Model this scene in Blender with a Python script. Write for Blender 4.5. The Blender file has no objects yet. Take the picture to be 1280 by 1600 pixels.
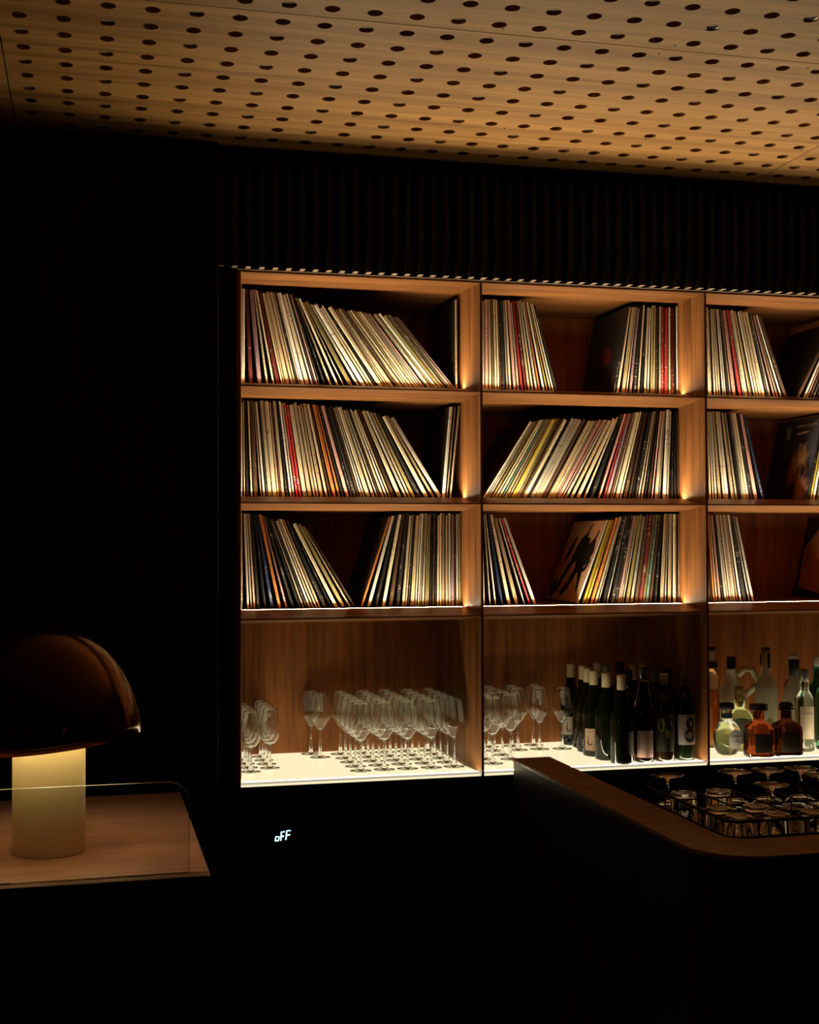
import bpy, bmesh, math, random
from mathutils import Vector, Matrix

random.seed(11)
PI = math.pi
sc = bpy.context.scene
C = sc.collection

# ------------------------------------------------------------------ camera
CAM_Z, F_PX, PITCH, YAW, ROLL = 1.65, 2036.0, 0.0230, 0.2411, -0.0031
cam = bpy.data.cameras.new('camera')
cam.sensor_fit = 'HORIZONTAL'
cam.sensor_width = 36.0
cam.lens = F_PX / 1280.0 * 36.0
cam.clip_start = 0.05
camo = bpy.data.objects.new('camera', cam)
C.objects.link(camo)
fw = Vector((math.sin(YAW) * math.cos(PITCH), math.cos(YAW) * math.cos(PITCH), math.sin(PITCH)))
rt = Vector((math.cos(YAW), -math.sin(YAW), 0))
up = rt.cross(fw)
r2 = rt * math.cos(ROLL) + up * math.sin(ROLL)
u2 = up * math.cos(ROLL) - rt * math.sin(ROLL)
camo.matrix_world = Matrix(((r2.x, u2.x, -fw.x, 0), (r2.y, u2.y, -fw.y, 0),
                            (r2.z, u2.z, -fw.z, CAM_Z), (0, 0, 0, 1)))
sc.camera = camo

# ------------------------------------------------------------------ world, light levels, exposure
w = bpy.data.worlds.new('world')
sc.world = w
w.use_nodes = True
w.node_tree.nodes['Background'].inputs[0].default_value = (1.0, 0.8, 0.6, 1)
w.node_tree.nodes['Background'].inputs[1].default_value = 0.0006
STRIP_POWER = 132.0       # LED strips under the records
PANEL_POWER = 0.95       # lit shelf at the bottom of the bookcase
LOW_POWER = 60.0         # LED line along the front of the lit shelf
BULB_POWER = 62.0         # bulb of the table lamp
sc.view_settings.view_transform = 'Standard'
sc.view_settings.look = 'None'
sc.view_settings.exposure = 0.0
sc.view_settings.gamma = 1.0
sc.view_settings.use_curve_mapping = False
try:
    sc.cycles.use_denoising = True
    sc.cycles.max_bounces = 48
    sc.cycles.transmission_bounces = 48
    sc.cycles.diffuse_bounces = 5
    sc.cycles.glossy_bounces = 6
    sc.cycles.sample_clamp_indirect = 3.0
    sc.cycles.caustics_reflective = False
    sc.cycles.caustics_refractive = True
except Exception:
    pass

# ------------------------------------------------------------------ materials
MATS = {}


def mat(name, col=(0.5, 0.5, 0.5), rough=0.5, metal=0.0, trans=0.0, ior=1.45, emit=None, power=0.0, spec=0.5, coat=0.0):
    if name in MATS:
        return MATS[name]
    m = bpy.data.materials.new(name)
    m.use_nodes = True
    b = m.node_tree.nodes['Principled BSDF']
    b.inputs['Base Color'].default_value = (*col, 1)
    b.inputs['Roughness'].default_value = rough
    b.inputs['Metallic'].default_value = metal
    b.inputs['Transmission Weight'].default_value = trans
    b.inputs['IOR'].default_value = ior
    b.inputs['Specular IOR Level'].default_value = spec
    b.inputs['Coat Weight'].default_value = coat
    if emit:
        b.inputs['Emission Color'].default_value = (*emit, 1)
        b.inputs['Emission Strength'].default_value = power
    MATS[name] = m
    return m


def wood(name, dark, light, scale, rough=0.45, spec=0.3, bump=0.06, coat=0.0):
    """grain runs along the axis with the smallest scale value"""
    if name in MATS:
        return MATS[name]
    m = mat(name, light, rough, spec=spec, coat=coat)
    nt = m.node_tree
    b = nt.nodes['Principled BSDF']
    tc = nt.nodes.new('ShaderNodeTexCoord')
    oi = nt.nodes.new('ShaderNodeObjectInfo')
    mul = nt.nodes.new('ShaderNodeVectorMath'); mul.operation = 'SCALE'
    mul.inputs[0].default_value = (7.3, 3.1, 5.7)
    nt.links.new(oi.outputs['Random'], mul.inputs['Scale'])
    add = nt.nodes.new('ShaderNodeVectorMath'); add.operation = 'ADD'
    nt.links.new(tc.outputs['Object'], add.inputs[0])
    nt.links.new(mul.outputs[0], add.inputs[1])
    mp = nt.nodes.new('ShaderNodeMapping')
    mp.inputs['Scale'].default_value = scale
    nt.links.new(add.outputs[0], mp.inputs['Vector'])
    n1 = nt.nodes.new('ShaderNodeTexNoise')
    n1.inputs['Scale'].default_value = 1.0
    n1.inputs['Detail'].default_value = 6
    n1.inputs['Roughness'].default_value = 0.62
    n1.inputs['Distortion'].default_value = 0.7
    nt.links.new(mp.outputs[0], n1.inputs['Vector'])
    n2 = nt.nodes.new('ShaderNodeTexNoise')
    n2.inputs['Scale'].default_value = 7.0
    n2.inputs['Detail'].default_value = 3
    nt.links.new(mp.outputs[0], n2.inputs['Vector'])
    mix = nt.nodes.new('ShaderNodeMath'); mix.operation = 'MULTIPLY_ADD'
    mix.inputs[1].default_value = 0.35
    nt.links.new(n2.outputs[0], mix.inputs[0])
    nt.links.new(n1.outputs[0], mix.inputs[2])
    cr = nt.nodes.new('ShaderNodeValToRGB')
    cr.color_ramp.elements[0].position = 0.45
    cr.color_ramp.elements[0].color = (*dark, 1)
    cr.color_ramp.elements[1].position = 0.85
    cr.color_ramp.elements[1].color = (*light, 1)
    nt.links.new(mix.outputs[0], cr.inputs[0])
    nt.links.new(cr.outputs[0], b.inputs['Base Color'])
    bp = nt.nodes.new('ShaderNodeBump')
    bp.inputs['Strength'].default_value = bump
    bp.inputs['Distance'].default_value = 0.002
    nt.links.new(n2.outputs[0], bp.inputs['Height'])
    nt.links.new(bp.outputs[0], b.inputs['Normal'])
    return m


def sleeve_mat(name, col, ink):
    """card sleeve: base colour, ring wear and small dashes of spine print"""
    if name in MATS:
        return MATS[name]
    m = mat(name, col, 0.55, spec=0.35)
    nt = m.node_tree
    b = nt.nodes['Principled BSDF']
    tc = nt.nodes.new('ShaderNodeTexCoord')
    oi = nt.nodes.new('ShaderNodeObjectInfo')
    mul = nt.nodes.new('ShaderNodeVectorMath'); mul.operation = 'SCALE'
    mul.inputs[0].default_value = (17.0, 0.0, 31.0)
    nt.links.new(oi.outputs['Random'], mul.inputs['Scale'])
    add = nt.nodes.new('ShaderNodeVectorMath'); add.operation = 'ADD'
    nt.links.new(tc.outputs['Object'], add.inputs[0])
    nt.links.new(mul.outputs[0], add.inputs[1])
    mp = nt.nodes.new('ShaderNodeMapping')
    mp.inputs['Scale'].default_value = (0.6, 2.0, 46.0)
    nt.links.new(add.outputs[0], mp.inputs['Vector'])
    n1 = nt.nodes.new('ShaderNodeTexNoise')
    n1.inputs['Scale'].default_value = 1.0
    n1.inputs['Detail'].default_value = 2
    nt.links.new(mp.outputs[0], n1.inputs['Vector'])
    mp2 = nt.nodes.new('ShaderNodeMapping')
    mp2.inputs['Scale'].default_value = (0.3, 1.2, 3.0)
    nt.links.new(add.outputs[0], mp2.inputs['Vector'])
    n2 = nt.nodes.new('ShaderNodeTexNoise')
    n2.inputs['Scale'].default_value = 1.0
    n2.inputs['Detail'].default_value = 3
    nt.links.new(mp2.outputs[0], n2.inputs['Vector'])
    thr = nt.nodes.new('ShaderNodeMath'); thr.operation = 'GREATER_THAN'; thr.inputs[1].default_value = 0.56
    nt.links.new(n1.outputs[0], thr.inputs[0])
    thr2 = nt.nodes.new('ShaderNodeMath'); thr2.operation = 'GREATER_THAN'; thr2.inputs[1].default_value = 0.55
    nt.links.new(n2.outputs[0], thr2.inputs[0])
    an = nt.nodes.new('ShaderNodeMath'); an.operation = 'MULTIPLY'
    nt.links.new(thr.outputs[0], an.inputs[0]); nt.links.new(thr2.outputs[0], an.inputs[1])
    an2 = nt.nodes.new('ShaderNodeMath'); an2.operation = 'MULTIPLY'; an2.inputs[1].default_value = 0.55
    nt.links.new(an.outputs[0], an2.inputs[0])
    mx = nt.nodes.new('ShaderNodeMix'); mx.data_type = 'RGBA'
    mx.inputs[6].default_value = (*col, 1)
    mx.inputs[7].default_value = (*ink, 1)
    nt.links.new(an2.outputs[0], mx.inputs[0])
    # whole-sleeve age: each sleeve a little different
    mr = nt.nodes.new('ShaderNodeMapRange')
    mr.inputs[3].default_value = 0.6; mr.inputs[4].default_value = 1.12
    nt.links.new(oi.outputs['Random'], mr.inputs[0])
    hs = nt.nodes.new('ShaderNodeHueSaturation')
    nt.links.new(mr.outputs[0], hs.inputs['Value'])
    nt.links.new(mx.outputs[2], hs.inputs['Color'])
    nt.links.new(hs.outputs[0], b.inputs['Base Color'])
    return m


WAL_D, WAL_L = (0.09, 0.033, 0.011), (0.32, 0.128, 0.039)
walnut_x = wood('walnut_along_x', WAL_D, WAL_L, (1.2, 26, 26), rough=0.40, spec=0.40)
walnut_z = wood('walnut_upright', WAL_D, WAL_L, (26, 26, 1.2))
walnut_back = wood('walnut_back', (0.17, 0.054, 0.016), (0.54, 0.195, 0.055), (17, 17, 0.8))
walnut_table = wood('walnut_table', (0.085, 0.038, 0.025), (0.23, 0.110, 0.072), (2, 40, 40), rough=0.4)
walnut_bar = wood('walnut_bar', (0.10, 0.045, 0.016), (0.33, 0.165, 0.062), (5, 30, 30), rough=0.38)
oak_ceiling = wood('oak_ceiling', (0.22, 0.10, 0.027), (0.50, 0.26, 0.082), (0.7, 18, 18), rough=0.5, spec=0.25, bump=0.02)
hole_back = mat('hole_backing', (0.30, 0.22, 0.17), 0.9)
void = mat('black_felt', (0.004, 0.004, 0.004), 1.0, spec=0.0)
dark_slat = wood('dark_slat', (0.003, 0.002, 0.0016), (0.009, 0.006, 0.004), (40, 40, 2), rough=0.5, spec=0.3)
slat_end_lit = mat('slat_end_lit_tone', (0.30, 0.21, 0.14), 0.7)  # paler tone painted in for strip light on downward faces
dark_wall = mat('dark_wall', (0.006, 0.006, 0.006), 0.8, spec=0.2)
black_gloss = mat('black_fridge', (0.004, 0.004, 0.0045), 0.35, spec=0.3)
black_metal = mat('black_metal', (0.004, 0.004, 0.004), 0.55, metal=0.0, spec=0.2)
bar_black = mat('bar_black', (0.010, 0.010, 0.009), 0.55, spec=0.3)
floor_m = mat('dark_floor', (0.010, 0.008, 0.007), 0.5)
strip_m = mat('led_strip', (0.9, 0.85, 0.7), 0.5, emit=(1.0, 0.83, 0.53), power=STRIP_POWER)
strip_body = mat('led_channel', (0.20, 0.17, 0.13), 0.5)
panel_m = mat('lit_acrylic', (0.62, 0.57, 0.42), 0.25, emit=(1.0, 0.88, 0.55), power=PANEL_POWER)
glass = mat('clear_glass', (0.97, 0.98, 0.96), 0.0, trans=1.0, ior=1.5)
pane_glass = mat('pane_glass', (0.93, 0.96, 0.94), 0.0, trans=1.0, ior=1.48)
brass = mat('brass_base', (0.76, 0.70, 0.45), 0.40, metal=0.1, spec=0.45)
copper = mat('copper_shade', (0.15, 0.060, 0.022), 0.16, metal=0.75, spec=0.5)
shade_in = mat('shade_inside', (0.75, 0.68, 0.55), 0.6)
bulb_m = mat('bulb_glow', (1, 0.9, 0.7), 0.5, emit=(1.0, 0.80, 0.46), power=BULB_POWER)
display_m = mat('display_digits', (0.2, 0.5, 0.6), 0.5, emit=(0.45, 0.85, 1.0), power=2.2)
display_bg = mat('display_window', (0.002, 0.002, 0.004), 0.15)
cream_cap = mat('cream_capsule', (0.68, 0.58, 0.36), 0.45)
grey_cap = mat('grey_capsule', (0.28, 0.26, 0.25), 0.4, metal=0.3)
dark_glass = mat('dark_green_glass', (0.006, 0.009, 0.004), 0.06, spec=0.6)
dark_brown_glass = mat('dark_brown_glass', (0.012, 0.006, 0.004), 0.06, spec=0.6)
paper = mat('label_paper', (0.62, 0.55, 0.45), 0.7)
paper_pink = mat('label_pink', (0.66, 0.46, 0.36), 0.7)
paper_grey = mat('label_grey', (0.30, 0.28, 0.27), 0.7)
paper_dark = mat('label_dark', (0.035, 0.030, 0.030), 0.6)
paper_mauve = mat('label_mauve', (0.30, 0.19, 0.17), 0.7)
ink_black = mat('ink_black', (0.008, 0.008, 0.008), 0.6)
ink_red = mat('ink_red', (0.22, 0.05, 0.03), 0.6)
ink_green = mat('ink_green', (0.20, 0.22, 0.03), 0.6)


def amber(name, col, ior=1.35, rough=0.0):
    return mat(name, col, rough, trans=1.0, ior=ior)


# ------------------------------------------------------------------ mesh helpers
def mesh_from(name, bm, mats, smooth=False):
    bmesh.ops.recalc_face_normals(bm, faces=bm.faces)
    me = bpy.data.meshes.new(name)
    bm.to_mesh(me)
    bm.free()
    for m in (mats if isinstance(mats, (list, tuple)) else [mats]):
        me.materials.append(m)
    if smooth:
        for p in me.polygons:
            p.use_smooth = True
    return me


def link(name, me, parent=None, loc=(0, 0, 0), rot=(0, 0, 0)):
    o = bpy.data.objects.new(name, me)
    C.objects.link(o)
    o.location = loc
    o.rotation_euler = rot
    if parent:
        o.parent = parent
    return o


def obj(name, bm, mats, parent=None, loc=(0, 0, 0), rot=(0, 0, 0), smooth=False):
    return link(name, mesh_from(name, bm, mats, smooth), parent, loc, rot)


def empty(name, loc=(0, 0, 0), rz=0.0):
    o = bpy.data.objects.new(name, None)
    o.empty_display_size = 0.05
    C.objects.link(o)
    o.location = loc
    o.rotation_euler = (0, 0, rz)
    return o


def tag(o, label, cat, group=None):
    o['label'] = label
    o['category'] = cat
    if group:
        o['group'] = group
    return o


def struct(o):
    o['kind'] = 'structure'
    return o


def copy_tree(o, parent=None, loc=None, rz=None):
    c = o.copy()
    C.objects.link(c)
    c.parent = parent
    if loc is not None:
        c.location = loc
    if rz is not None:
        c.rotation_euler = (0, 0, rz)
    for ch in list(o.children):
        copy_tree(ch, c)
    return c


def bx(bm, x0, x1, y0, y1, z0, z1, mi=0):
    v = [bm.verts.new(p) for p in ((x0, y0, z0), (x1, y0, z0), (x1, y1, z0), (x0, y1, z0),
                                   (x0, y0, z1), (x1, y0, z1), (x1, y1, z1), (x0, y1, z1))]
    fs = [bm.faces.new([v[i] for i in q]) for q in ((0, 3, 2, 1), (4, 5, 6, 7), (0, 1, 5, 4), (1, 2, 6, 5), (2, 3, 7, 6), (3, 0, 4, 7))]
    for f in fs:
        f.material_index = mi
    return fs


def box_bm(*a):
    bm = bmesh.new()
    bx(bm, *a)
    return bm


def bevel(bm, w, seg=2):
    bmesh.ops.bevel(bm, geom=list(bm.edges), offset=w, segments=seg, affect='EDGES', profile=0.6)
    return bm


def prism(bm, pts, axis, a, b, mi=0):
    """extrude a 2-D outline along an axis ('x': pts=(y,z), 'y': pts=(x,z), 'z': pts=(x,y))"""
    def P(p, t):
        return {'x': (t, p[0], p[1]), 'y': (p[0], t, p[1]), 'z': (p[0], p[1], t)}[axis]
    A = [bm.verts.new(P(p, a)) for p in pts]
    B = [bm.verts.new(P(p, b)) for p in pts]
    n = len(pts)
    fs = [bm.faces.new(A), bm.faces.new(list(reversed(B)))]
    for i in range(n):
        fs.append(bm.faces.new((A[i], B[i], B[(i + 1) % n], A[(i + 1) % n])))
    for f in fs:
        f.material_index = mi
    return fs


def lathe(prof, seg=24, closed=False):
    """spin (r, z) points about z; r == 0 makes a pole"""
    bm = bmesh.new()
    rings = []
    for r, z in prof:
        if r < 1e-6:
            rings.append([bm.verts.new((0, 0, z))])
        else:
            rings.append([bm.verts.new((r * math.cos(2 * PI * i / seg), r * math.sin(2 * PI * i / seg), z)) for i in range(seg)])
    pairs = list(zip(rings, rings[1:]))
    if closed:
        pairs.append((rings[-1], rings[0]))
    for a, b in pairs:
        for i in range(seg):
            j = (i + 1) % seg
            if len(a) == 1 and len(b) == 1:
                continue
            if len(a) == 1:
                bm.faces.new((a[0], b[i], b[j]))
            elif len(b) == 1:
                bm.faces.new((a[i], b[0], a[j]))
            else:
                bm.faces.new((a[i], b[i], b[j], a[j]))
    return bm


def tube(bm, pts, r, seg=6, mi=0):
    pts = [Vector(p) for p in pts]
    rings = []
    for i, p in enumerate(pts):
        d = (pts[min(i + 1, len(pts) - 1)] - pts[max(i - 1, 0)]).normalized()
        a = d.cross(Vector((0, 0, 1)))
        if a.length < 1e-3:
            a = Vector((1, 0, 0))
        a.normalize()
        b = d.cross(a)
        rr = r[i] if isinstance(r, (list, tuple)) else r
        rings.append([bm.verts.new(p + (a * math.cos(2 * PI * k / seg) + b * math.sin(2 * PI * k / seg)) * rr) for k in range(seg)])
    for A, B in zip(rings, rings[1:]):
        for k in range(seg):
            bm.faces.new((A[k], B[k], B[(k + 1) % seg], A[(k + 1) % seg])).material_index = mi
    bm.faces.new(rings[0]).material_index = mi
    bm.faces.new(list(reversed(rings[-1]))).material_index = mi


def stroke(bm, pts, wd, map3, th=0.0004):
    """a flat printed or lit line of width wd along 2-D points, mapped into space by map3(u, v, lift)"""
    n = len(pts)
    L, R = [], []
    for i in range(n):
        a = Vector(pts[max(i - 1, 0)]); b = Vector(pts[min(i + 1, n - 1)])
        d = (b - a).normalized()
        nn = Vector((-d.y, d.x)) * (wd[i] if isinstance(wd, (list, tuple)) else wd) * 0.5
        L.append(Vector(pts[i]) + nn); R.append(Vector(pts[i]) - nn)
    vs = [[bm.verts.new(map3(p.x, p.y, t)) for p in S] for t in (0.0, th) for S in (L, R)]
    for i in range(n - 1):
        bm.faces.new((vs[2][i], vs[3][i], vs[3][i + 1], vs[2][i + 1]))
        bm.faces.new((vs[0][i], vs[2][i], vs[2][i + 1], vs[0][i + 1]))
        bm.faces.new((vs[3][i], vs[1][i], vs[1][i + 1], vs[3][i + 1]))
    for i in (0, n - 1):
        bm.faces.new((vs[0][i], vs[1][i], vs[3][i], vs[2][i]))


def blob(bm, pts, map3, th=0.0003):
    """a filled flat printed outline"""
    a = [bm.verts.new(map3(u, v, th)) for u, v in pts]
    bm.faces.new(a)


# ------------------------------------------------------------------ the room shell
X0, Y0, ZB, ZT = 0.4466, 4.0656, 0.902, 2.5027
COLW = 0.8
CEIL = CAM_Z + 1.2207
XL, XR, YF, YB = -2.4, 4.4, -1.6, 4.70

struct(obj('floor', box_bm(XL, XR, YF, YB, -0.05, 0.0), floor_m))
struct(obj('wall_left', box_bm(XL - 0.1, XL, YF, YB, 0.0, CEIL), dark_wall))
struct(obj('wall_right', box_bm(XR, XR + 0.1, YF, YB, 0.0, CEIL), dark_wall))
struct(obj('wall_front', box_bm(XL, XR, YF - 0.1, YF, 0.0, CEIL), dark_wall))

# back wall: recess for the bookcase, dark board above it carrying the slats
bm = bmesh.new()
bx(bm, XL, X0 - 0.001, 4.0570, YB, 0.0, ZT + 0.003)
bx(bm, X0 + 2.402, XR, 4.0570, YB, 0.0, ZT + 0.003)
bx(bm, XL, XR, 4.0570, YB, ZT + 0.003, CEIL - 0.001)
bx(bm, X0 - 0.001, X0 + 2.402, 4.66, YB, 0.0, ZT + 0.003)
wall_back = struct(obj('wall_back', bm, dark_wall))

# upright slats over the bookcase, light on each lower end painted as a paler colour
bm = bmesh.new()
bx(bm, -0.008, 0.008, -0.034, 0.0, 0.0, CEIL - ZT - 0.004)
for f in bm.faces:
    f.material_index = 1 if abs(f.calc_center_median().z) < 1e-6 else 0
slat_me = mesh_from('slat', bm, [dark_slat, slat_end_lit])
SP = 0.0425
for i in range(0, 66):
    link('slat', slat_me, wall_back, (0.3935 + SP * i, 4.0568, ZT + 0.003))
# board edge behind the slat ends, its pale colour standing for light from below
obj('rail', box_bm(0.372, X0 + 2.402, 4.0575, Y0 + 0.002, ZT + 0.0005, ZT + 0.0029), slat_end_lit, wall_back)

# the wall left of the bookcase stands a little proud of it
struct(obj('wall_return', bevel(box_bm(XL + 0.001, 0.380, 3.97, 4.0565, 0.0, CEIL - 0.002), 0.003, 1), dark_wall))

# ceiling: perforated oak boards
PITCH_H, NCOL, NROW = 0.1, 24, 12
HX0, HY0 = -0.1617, 3.1126                      # hole of column 0, row 0
ceiling = struct(obj('ceiling', box_bm(XL, XR, YF, YB, CEIL + 0.045, CEIL + 0.1), void))


def ceiling_panel_mesh():
    bm = bmesh.new()
    N, R, TH = 16, 0.0183, 0.020
    gap = 0.0018
    for j in range(NROW):
        row = j - 1
        for i in range(NCOL):
            cx, cy = (i + 0.5) * PITCH_H, (j + 0.5) * PITCH_H
            x0 = i * PITCH_H + (gap if i == 0 else 0); x1 = (i + 1) * PITCH_H - (gap if i == NCOL - 1 else 0)
            y0 = j * PITCH_H + (gap if j == 0 else 0); y1 = (j + 1) * PITCH_H - (gap if j == NROW - 1 else 0)
            blind = (i % 4 == 2) if row % 2 == 0 else (i % 4 == 0)
            dp = 0.0075 if blind else TH
            c, s, t = [], [], []
            for k in range(N):
                a = 2 * PI * k / N + PI / 4
                ca, sa = math.cos(a), math.sin(a)
                c.append(bm.verts.new((cx + R * ca, cy + R * sa, 0)))
                t.append(bm.verts.new((cx + R * ca, cy + R * sa, dp)))
                q = 0.05 / max(abs(ca), abs(sa))
                s.append(bm.verts.new((min(max(cx + q * ca, x0), x1), min(max(cy + q * sa, y0), y1), 0)))
            for k in range(N):
                l = (k + 1) % N
                bm.faces.new((s[k], c[k], c[l], s[l])).material_index = 0
                bm.faces.new((c[k], t[k], t[l], c[l])).material_index = 0
            bm.faces.new(t).material_index = 1 if blind else 2
    for (a, b, cc, d) in ((gap, gap, NCOL * PITCH_H - gap, gap), (NCOL * PITCH_H - gap, gap, NCOL * PITCH_H - gap, NROW * PITCH_H - gap),
                          (NCOL * PITCH_H - gap, NROW * PITCH_H - gap, gap, NROW * PITCH_H - gap), (gap, NROW * PITCH_H - gap, gap, gap)):
        v = [bm.verts.new(p) for p in ((a, b, 0), (cc, d, 0), (cc, d, TH), (a, b, TH))]
        bm.faces.new(v)
    me = bpy.data.meshes.new('ceiling_panel')
    bm.to_mesh(me)
    bm.free()
    for m in (oak_ceiling, hole_back, void):
        me.materials.append(m)
    return me


cp_me = ceiling_panel_mesh()
for m in (-1, 0, 1):
    for n in (0, -1, -2, -3):
        link('ceiling_panel', cp_me, ceiling, (HX0 - 0.05 + m * NCOL * PITCH_H, HY0 - 0.15 + n * NROW * PITCH_H, CEIL))
sm = mesh_from('screw', lathe([(0, -0.0006), (0.0035, -0.0006), (0.0035, 0.001), (0, 0.001)], 10), ink_black)
for cx, cy in ((4.95, -1.2), (5.9, -1.85), (11.15, -1.8), (11.05, -1.2), (15.6, -1.8), (15.45, -1.2), (19.6, -1.2),
               (8.95, 5.3), (13.5, 5.3), (18.0, 5.3), (0.45, -1.2), (23.2, 5.2)):
    link('screw', sm, ceiling, (HX0 + cx * 0.1, HY0 + cy * 0.1, CEIL))

# two small recessed spots in holes of the ceiling
for k, (cx, cy, lb_) in enumerate(((16, -3, 'tiny recessed ceiling spot left of the one by the frame corner'), (18, -4, 'tiny recessed ceiling spot at the top right corner of the frame'))):
    e = empty('ceiling_spot', (HX0 + cx * 0.1, HY0 + cy * 0.1, CEIL))
    tag(e, lb_, 'ceiling spot', 'recessed spots in the perforated ceiling')
    obj('bezel', lathe([(0.0175, 0.002), (0.0178, 0.010), (0.0178, 0.0145), (0.0145, 0.0145), (0.0150, 0.006)], 20, True), mat('spot_steel', (0.5, 0.5, 0.5), 0.25, metal=1.0), e, smooth=True)
    obj('lens', lathe([(0, 0.009), (0.009, 0.0098), (0.0142, 0.0125), (0.0142, 0.0142), (0, 0.0142)], 20), mat('spot_lens', (0.8, 0.8, 0.75), 0.2, emit=(1.0, 0.9, 0.72), power=0.9), e, smooth=True)

# ------------------------------------------------------------------ the bookcase
NOSE_Z = [2.1405, 1.7739, 1.4097]
DB, DEP = 0.14, 0.56                            # depth of the tapered front, depth of the case
TOPB, UNDB, SIDB = 0.022, 0.018, 0.018
SHELF_TOP = [z + 0.002 + TOPB for z in NOSE_Z]
case = empty('bookcase', (X0, Y0, ZB))
tag(case, 'tall walnut built-in bookcase with lit compartments behind the bar', 'bookcase')


def local(z):
    return z - ZB


HT = ZT - ZB
# uprights, sharp at the front edge and thicker behind
for i in range(4):
    if i == 0:
        pts = [(0.0, 0.0), (0.012, 0.0), (0.012 + SIDB, DB), (0.012 + SIDB, DEP), (0.0, DEP)]
    elif i == 3:
        pts = [(2.392 - SIDB, DB), (2.392, 0.0), (2.4, 0.0), (2.4, DEP), (2.392 - SIDB, DEP)]
    else:
        x = COLW * i
        pts = [(x - 0.008 - SIDB, DB), (x - 0.008, 0.0), (x, 0.0), (x + SIDB, DB), (x + SIDB, DEP), (x - 0.008 - SIDB, DEP)]
    bm = bmesh.new()
    prism(bm, pts, 'z', -0.012, HT + 0.0)
    obj('upright', bm, walnut_z, case)


def inner(i):
    """clear width of column i at depth DB and at the nose, in case coordinates"""
    a0 = 0.012 if i == 0 else COLW * i
    b0 = COLW * (i + 1) - 0.008
    return a0, b0, a0 + SIDB, b0 - SIDB


def loft(bm, secs, mi=0):
    """closed skin through equal-length sections"""
    V = [[bm.verts.new(p) for p in s] for s in secs]
    n = len(V[0])
    for A, B in zip(V, V[1:]):
        for k in range(n):
            bm.faces.new((A[k], A[(k + 1) % n], B[(k + 1) % n], B[k])).material_index = mi
    bm.faces.new(list(reversed(V[0]))).material_index = mi
    bm.faces.new(V[-1]).material_index = mi


GR0, GR1, GRD = 0.126, 0.140, 0.0105             # groove of the light strip
for i in range(3):
    a0, b0, a1, b1 = inner(i)

    def wd(y):
        t = min(y / DB, 1.0)
        return a0 + (a1 - a0) * t, b0 + (b1 - b0) * t
    for r, zn in enumerate(NOSE_Z):
        z = local(zn)
        sec = []
        prof = [(0.0, 0.002)]
        tt = lambda y: 0.002 + TOPB * min(y / GR0, 1.0)
        prof += [(GR0, 0.002 + TOPB), (GR0, 0.002 + TOPB - GRD), (GR1, 0.002 + TOPB - GRD), (GR1, 0.002 + TOPB), (DEP - 0.012, 0.002 + TOPB),
                 (DEP - 0.012, -0.002 - UNDB), (DB, -0.002 - UNDB), (0.0, -0.002)]
        bm = bmesh.new()
        L = [bm.verts.new((wd(y)[0], y, z + h)) for y, h in prof]
        Rr = [bm.verts.new((wd(y)[1], y, z + h)) for y, h in prof]
        n = len(prof)
        for k in range(n):
            bm.faces.new((L[k], L[(k + 1) % n], Rr[(k + 1) % n], Rr[k]))
        bm.faces.new(L); bm.faces.new(Rr)
        sh = obj('shelf', bm, walnut_x, case)
        # light strip lying in the groove, tipped towards the room
        bm = bmesh.new()
        zt = z + 0.002 + TOPB
        fs = prism(bm, [(GR0 + 0.0012, zt - GRD + 0.0002), (GR1 - 0.0006, zt - GRD + 0.0002), (GR1 - 0.0006, zt - 0.0005), (GR0 + 0.0012, zt - 0.0080)], 'x', a1 + 0.004, b1 - 0.004)
        fs[4].material_index = 1
        obj('light_strip', bm, [strip_body, strip_m], sh)
    # top board
    bm = bmesh.new()
    prof = [(0.0, HT), (DEP - 0.012, HT), (DEP - 0.012, HT - 0.006 - 0.004), (DB, HT - 0.006 - 0.004), (0.0, HT - 0.006)]
    L = [bm.verts.new((wd(y)[0], y, h)) for y, h in prof]
    Rr = [bm.verts.new((wd(y)[1], y, h)) for y, h in prof]
    n = len(prof)
    for k in range(n):
        bm.faces.new((L[k], L[(k + 1) % n], Rr[(k + 1) % n], Rr[k]))
    bm.faces.new(L); bm.faces.new(Rr)
    obj('top_board', bm, walnut_x, case)
    # back boards, one to a compartment
    zs = [HT - 0.01] + [local(z) for z in NOSE_Z] + [0.0]
    for k in range(4):
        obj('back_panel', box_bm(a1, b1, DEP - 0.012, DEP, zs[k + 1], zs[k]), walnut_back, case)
    # lit white shelf at the bottom, with a thin front lip
    bm = bmesh.new()
    prof = [(0.006, -0.012), (0.006, 0.0), (DEP - 0.012, 0.0), (DEP - 0.012, -0.012)]
    L = [bm.verts.new((wd(y)[0], y, h)) for y, h in prof]
    Rr = [bm.verts.new((wd(y)[1], y, h)) for y, h in prof]
    for k in range(4):
        bm.faces.new((L[k], L[(k + 1) % 4], Rr[(k + 1) % 4], Rr[k]))
    bm.faces.new(L); bm.faces.new(Rr)
    lp = obj('lit_shelf', bm, panel_m, case)
    obj('front_lip', box_bm(a0, b0, -0.001, 0.0055, -0.0045, 0.0008), mat('lip_white', (0.8, 0.76, 0.68), 0.4, emit=(1, 0.88, 0.7), power=0.45), lp)
    obj('base_board', box_bm(a0, b0, 0.0, DEP - 0.012, -0.0125, -0.0122), bar_black, case)
    # brighter LED line set flush in the lit shelf just behind its lip
    bm = bmesh.new()
    fs = bx(bm, a0 + 0.008, b0 - 0.008, 0.022, 0.029, -0.004, 0.0003)
    fs[1].material_index = 1
    obj('light_strip', bm, [strip_body, mat('led_strip_low', (0.9, 0.85, 0.7), 0.5, emit=(1.0, 0.83, 0.53), power=LOW_POWER)], lp)

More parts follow.
